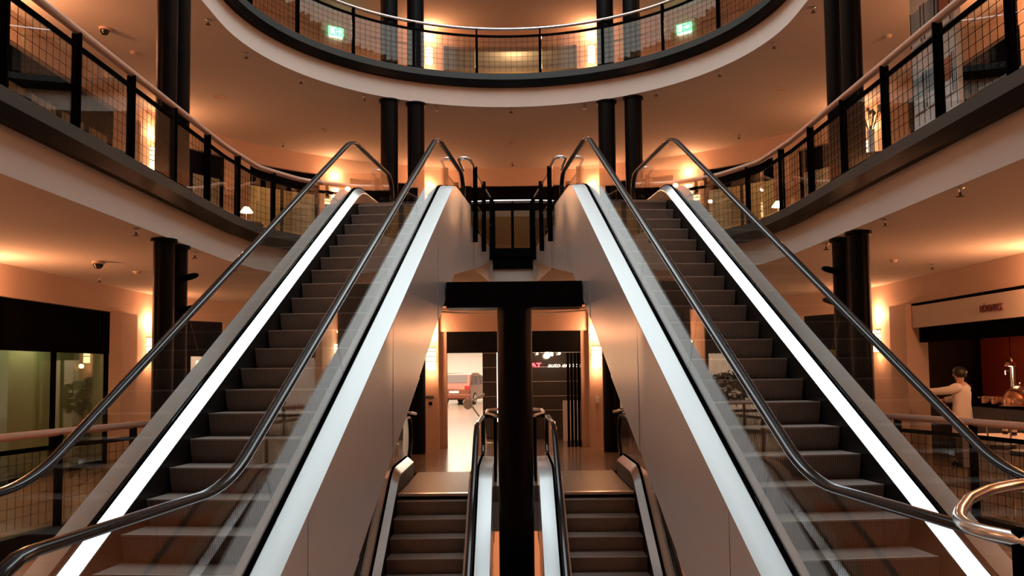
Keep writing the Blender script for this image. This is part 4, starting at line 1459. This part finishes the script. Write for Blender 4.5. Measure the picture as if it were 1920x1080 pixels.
# exit signs on the top gallery
for m, sd in ((1, 'right'), (-1, 'left')):
    s = m * 5.25
    p = wp(s, -0.06, 11.30)
    n = wn(s)
    root = thing('exit_sign', p, 'green lit emergency exit sign on the top gallery, %s one of two' % sd, 'sign', atan2(n.y, n.x) + pi / 2, 'exit signs')
    b = MB(); b.box(-0.22, 0.22, -0.03, 0.03, -0.12, 0.12); b.build('panel', 'exit', root)
    b = MB(); b.box(-0.17, -0.06, -0.034, -0.03, -0.09, 0.09); b.tube([(0.0, -.034, .0), (0.15, -.034, .0)], 0.012, 6); b.tube([(0.09, -.034, .05), (0.16, -.034, 0), (0.09, -.034, -.05)], 0.012, 6); b.build('pictogram', 'exitwhite', root)
    b = MB(); b.box(-0.2, 0.2, -0.025, 0.025, -0.17, -0.14); b.build('lamp', 'exitwhite', root)
    b = MB(); b.box(-0.03, 0.03, 0.03, 0.07, -0.03, 0.03); b.build('bracket', 'steel', root)


# ------------------------------------------------------------------ ceiling fittings
def sprinkler_mesh():
    root = empty('ceiling_sprinkler', (0, 0, 0))
    b = MB(); b.lathe([(0, 0), (0.045, 0), (0.045, -0.008), (0.016, -0.02), (0.016, -0.05), (0, -0.05)], n=16); b.build('flange', 'steel', root, smooth=True)
    b = MB(); b.lathe([(0, -0.05), (0.012, -0.05), (0.012, -0.085), (0.04, -0.09), (0.04, -0.096), (0, -0.096)], n=16); b.build('deflector', 'brown', root, smooth=True)
    return root
def detector_mesh():
    root = empty('smoke_detector', (0, 0, 0))
    b = MB(); b.lathe([(0, 0), (0.07, 0), (0.07, -0.02), (0, -0.02)], n=20); b.build('base', 'ceiling', root, smooth=True)
    b = MB(); b.lathe([(0.055, -0.02), (0.05, -0.045), (0.03, -0.055), (0, -0.057)], n=20); b.build('cap', 'stone', root, smooth=True)
    return root
def disc_mesh():
    root = empty('ceiling_speaker', (0, 0, 0))
    b = MB(); b.lathe([(0, -0.004), (0.11, -0.004), (0.12, -0.008), (0.125, 0), (0, 0)], n=28); b.build('grille', 'stone', root, smooth=True)
    b = MB(); b.lathe([(0.12, 0), (0.135, 0), (0.135, -0.008), (0.12, -0.008)], n=28); b.build('ring', 'ceiling', root, smooth=True)
    return root
def cam_mesh():
    root = empty('dome_camera', (0, 0, 0))
    b = MB(); b.lathe([(0, 0), (0.10, 0), (0.10, -0.03), (0.085, -0.04), (0, -0.04)], n=24); b.build('housing', 'stone', root, smooth=True)
    b = MB(); b.lathe([(0.08, -0.04), (0.078, -0.07), (0.05, -0.11), (0, -0.122)], n=24); b.build('dome', 'camdome', root, smooth=True)
    return root


def place(maker, pts, z, fmt, cat, group):
    r = None
    for i, (x, y) in enumerate(pts):
        lb = fmt % ORD[i]
        if r is None:
            r = maker()
            r.location = (x, y, z)
            tag(r, lb, cat, group)
        else:
            dup(r, (x, y, z), None, lb)


place(sprinkler_mesh, [(-5.13, 14.07), (-4.97, 15.63), (-4.30, 17.06), (-3.19, 18.18), (-1.69, 18.98), (0.0, 19.2), (1.67, 18.95), (3.15, 18.1), (4.23, 16.9), (4.88, 15.41), (5.05, 13.84)], C1, 'ceiling sprinkler along the top gallery rim, %s from the left', 'sprinkler', 'rim sprinklers')
place(sprinkler_mesh, [(-5.97, 21.9), (0.03, 24.27), (5.88, 21.6)], C1, 'ceiling sprinkler near the gallery back wall, %s from the left', 'sprinkler', 'back wall sprinklers')
place(detector_mesh, [(-7.03, 15.49), (-4.65, 20.81), (0.02, 22.14), (6.86, 15.11)], C1, 'smoke detector on the ceiling over the gallery, %s from the left', 'smoke detector', 'gallery smoke detectors')
place(disc_mesh, [(-6.32, 18.11), (5.80, 18.01)], C1, 'flat round speaker in the ceiling over the gallery, %s from the left', 'speaker', 'ceiling speakers')
place(cam_mesh, [(-7.04, 14.40)], C1, '%s dark dome camera on the ceiling over the left gallery', 'camera', 'dome cameras')
place(cam_mesh, [(-6.60, 13.43)], C0, '%s dark dome camera on the middle floor ceiling at far left', 'camera', 'dome cameras')
place(sprinkler_mesh, [(-4.66, 10.4), (-4.72, 12.5), (-4.66, 14.16), (4.52, 13.6), (4.56, 12.3), (4.55, 10.31), (4.52, 8.51)], C0, 'ceiling sprinkler along the gallery rim over the middle floor, %s from the left', 'sprinkler', 'lower rim sprinklers')
place(sprinkler_mesh, [(-7.66, 15.65), (7.42, 14.96)], C0, 'ceiling sprinkler near the middle floor side wall, %s from the left', 'sprinkler', 'side sprinklers')
place(detector_mesh, [(-6.60, 14.82), (6.44, 14.30)], C0, 'smoke detector on the middle floor ceiling, %s from the left', 'smoke detector', 'middle floor smoke detectors')

# ------------------------------------------------------------------ lower floor lights
for x, y in ((-6.6, 6), (6.6, 6), (-6.6, 14), (6.6, 14), (0, 18.5)):
    area_light('lower_floor_light', (x, y, ZM - 0.75), (0, 0, 0), 1.6, 3.0, 190, (1, 0.52, 0.28))
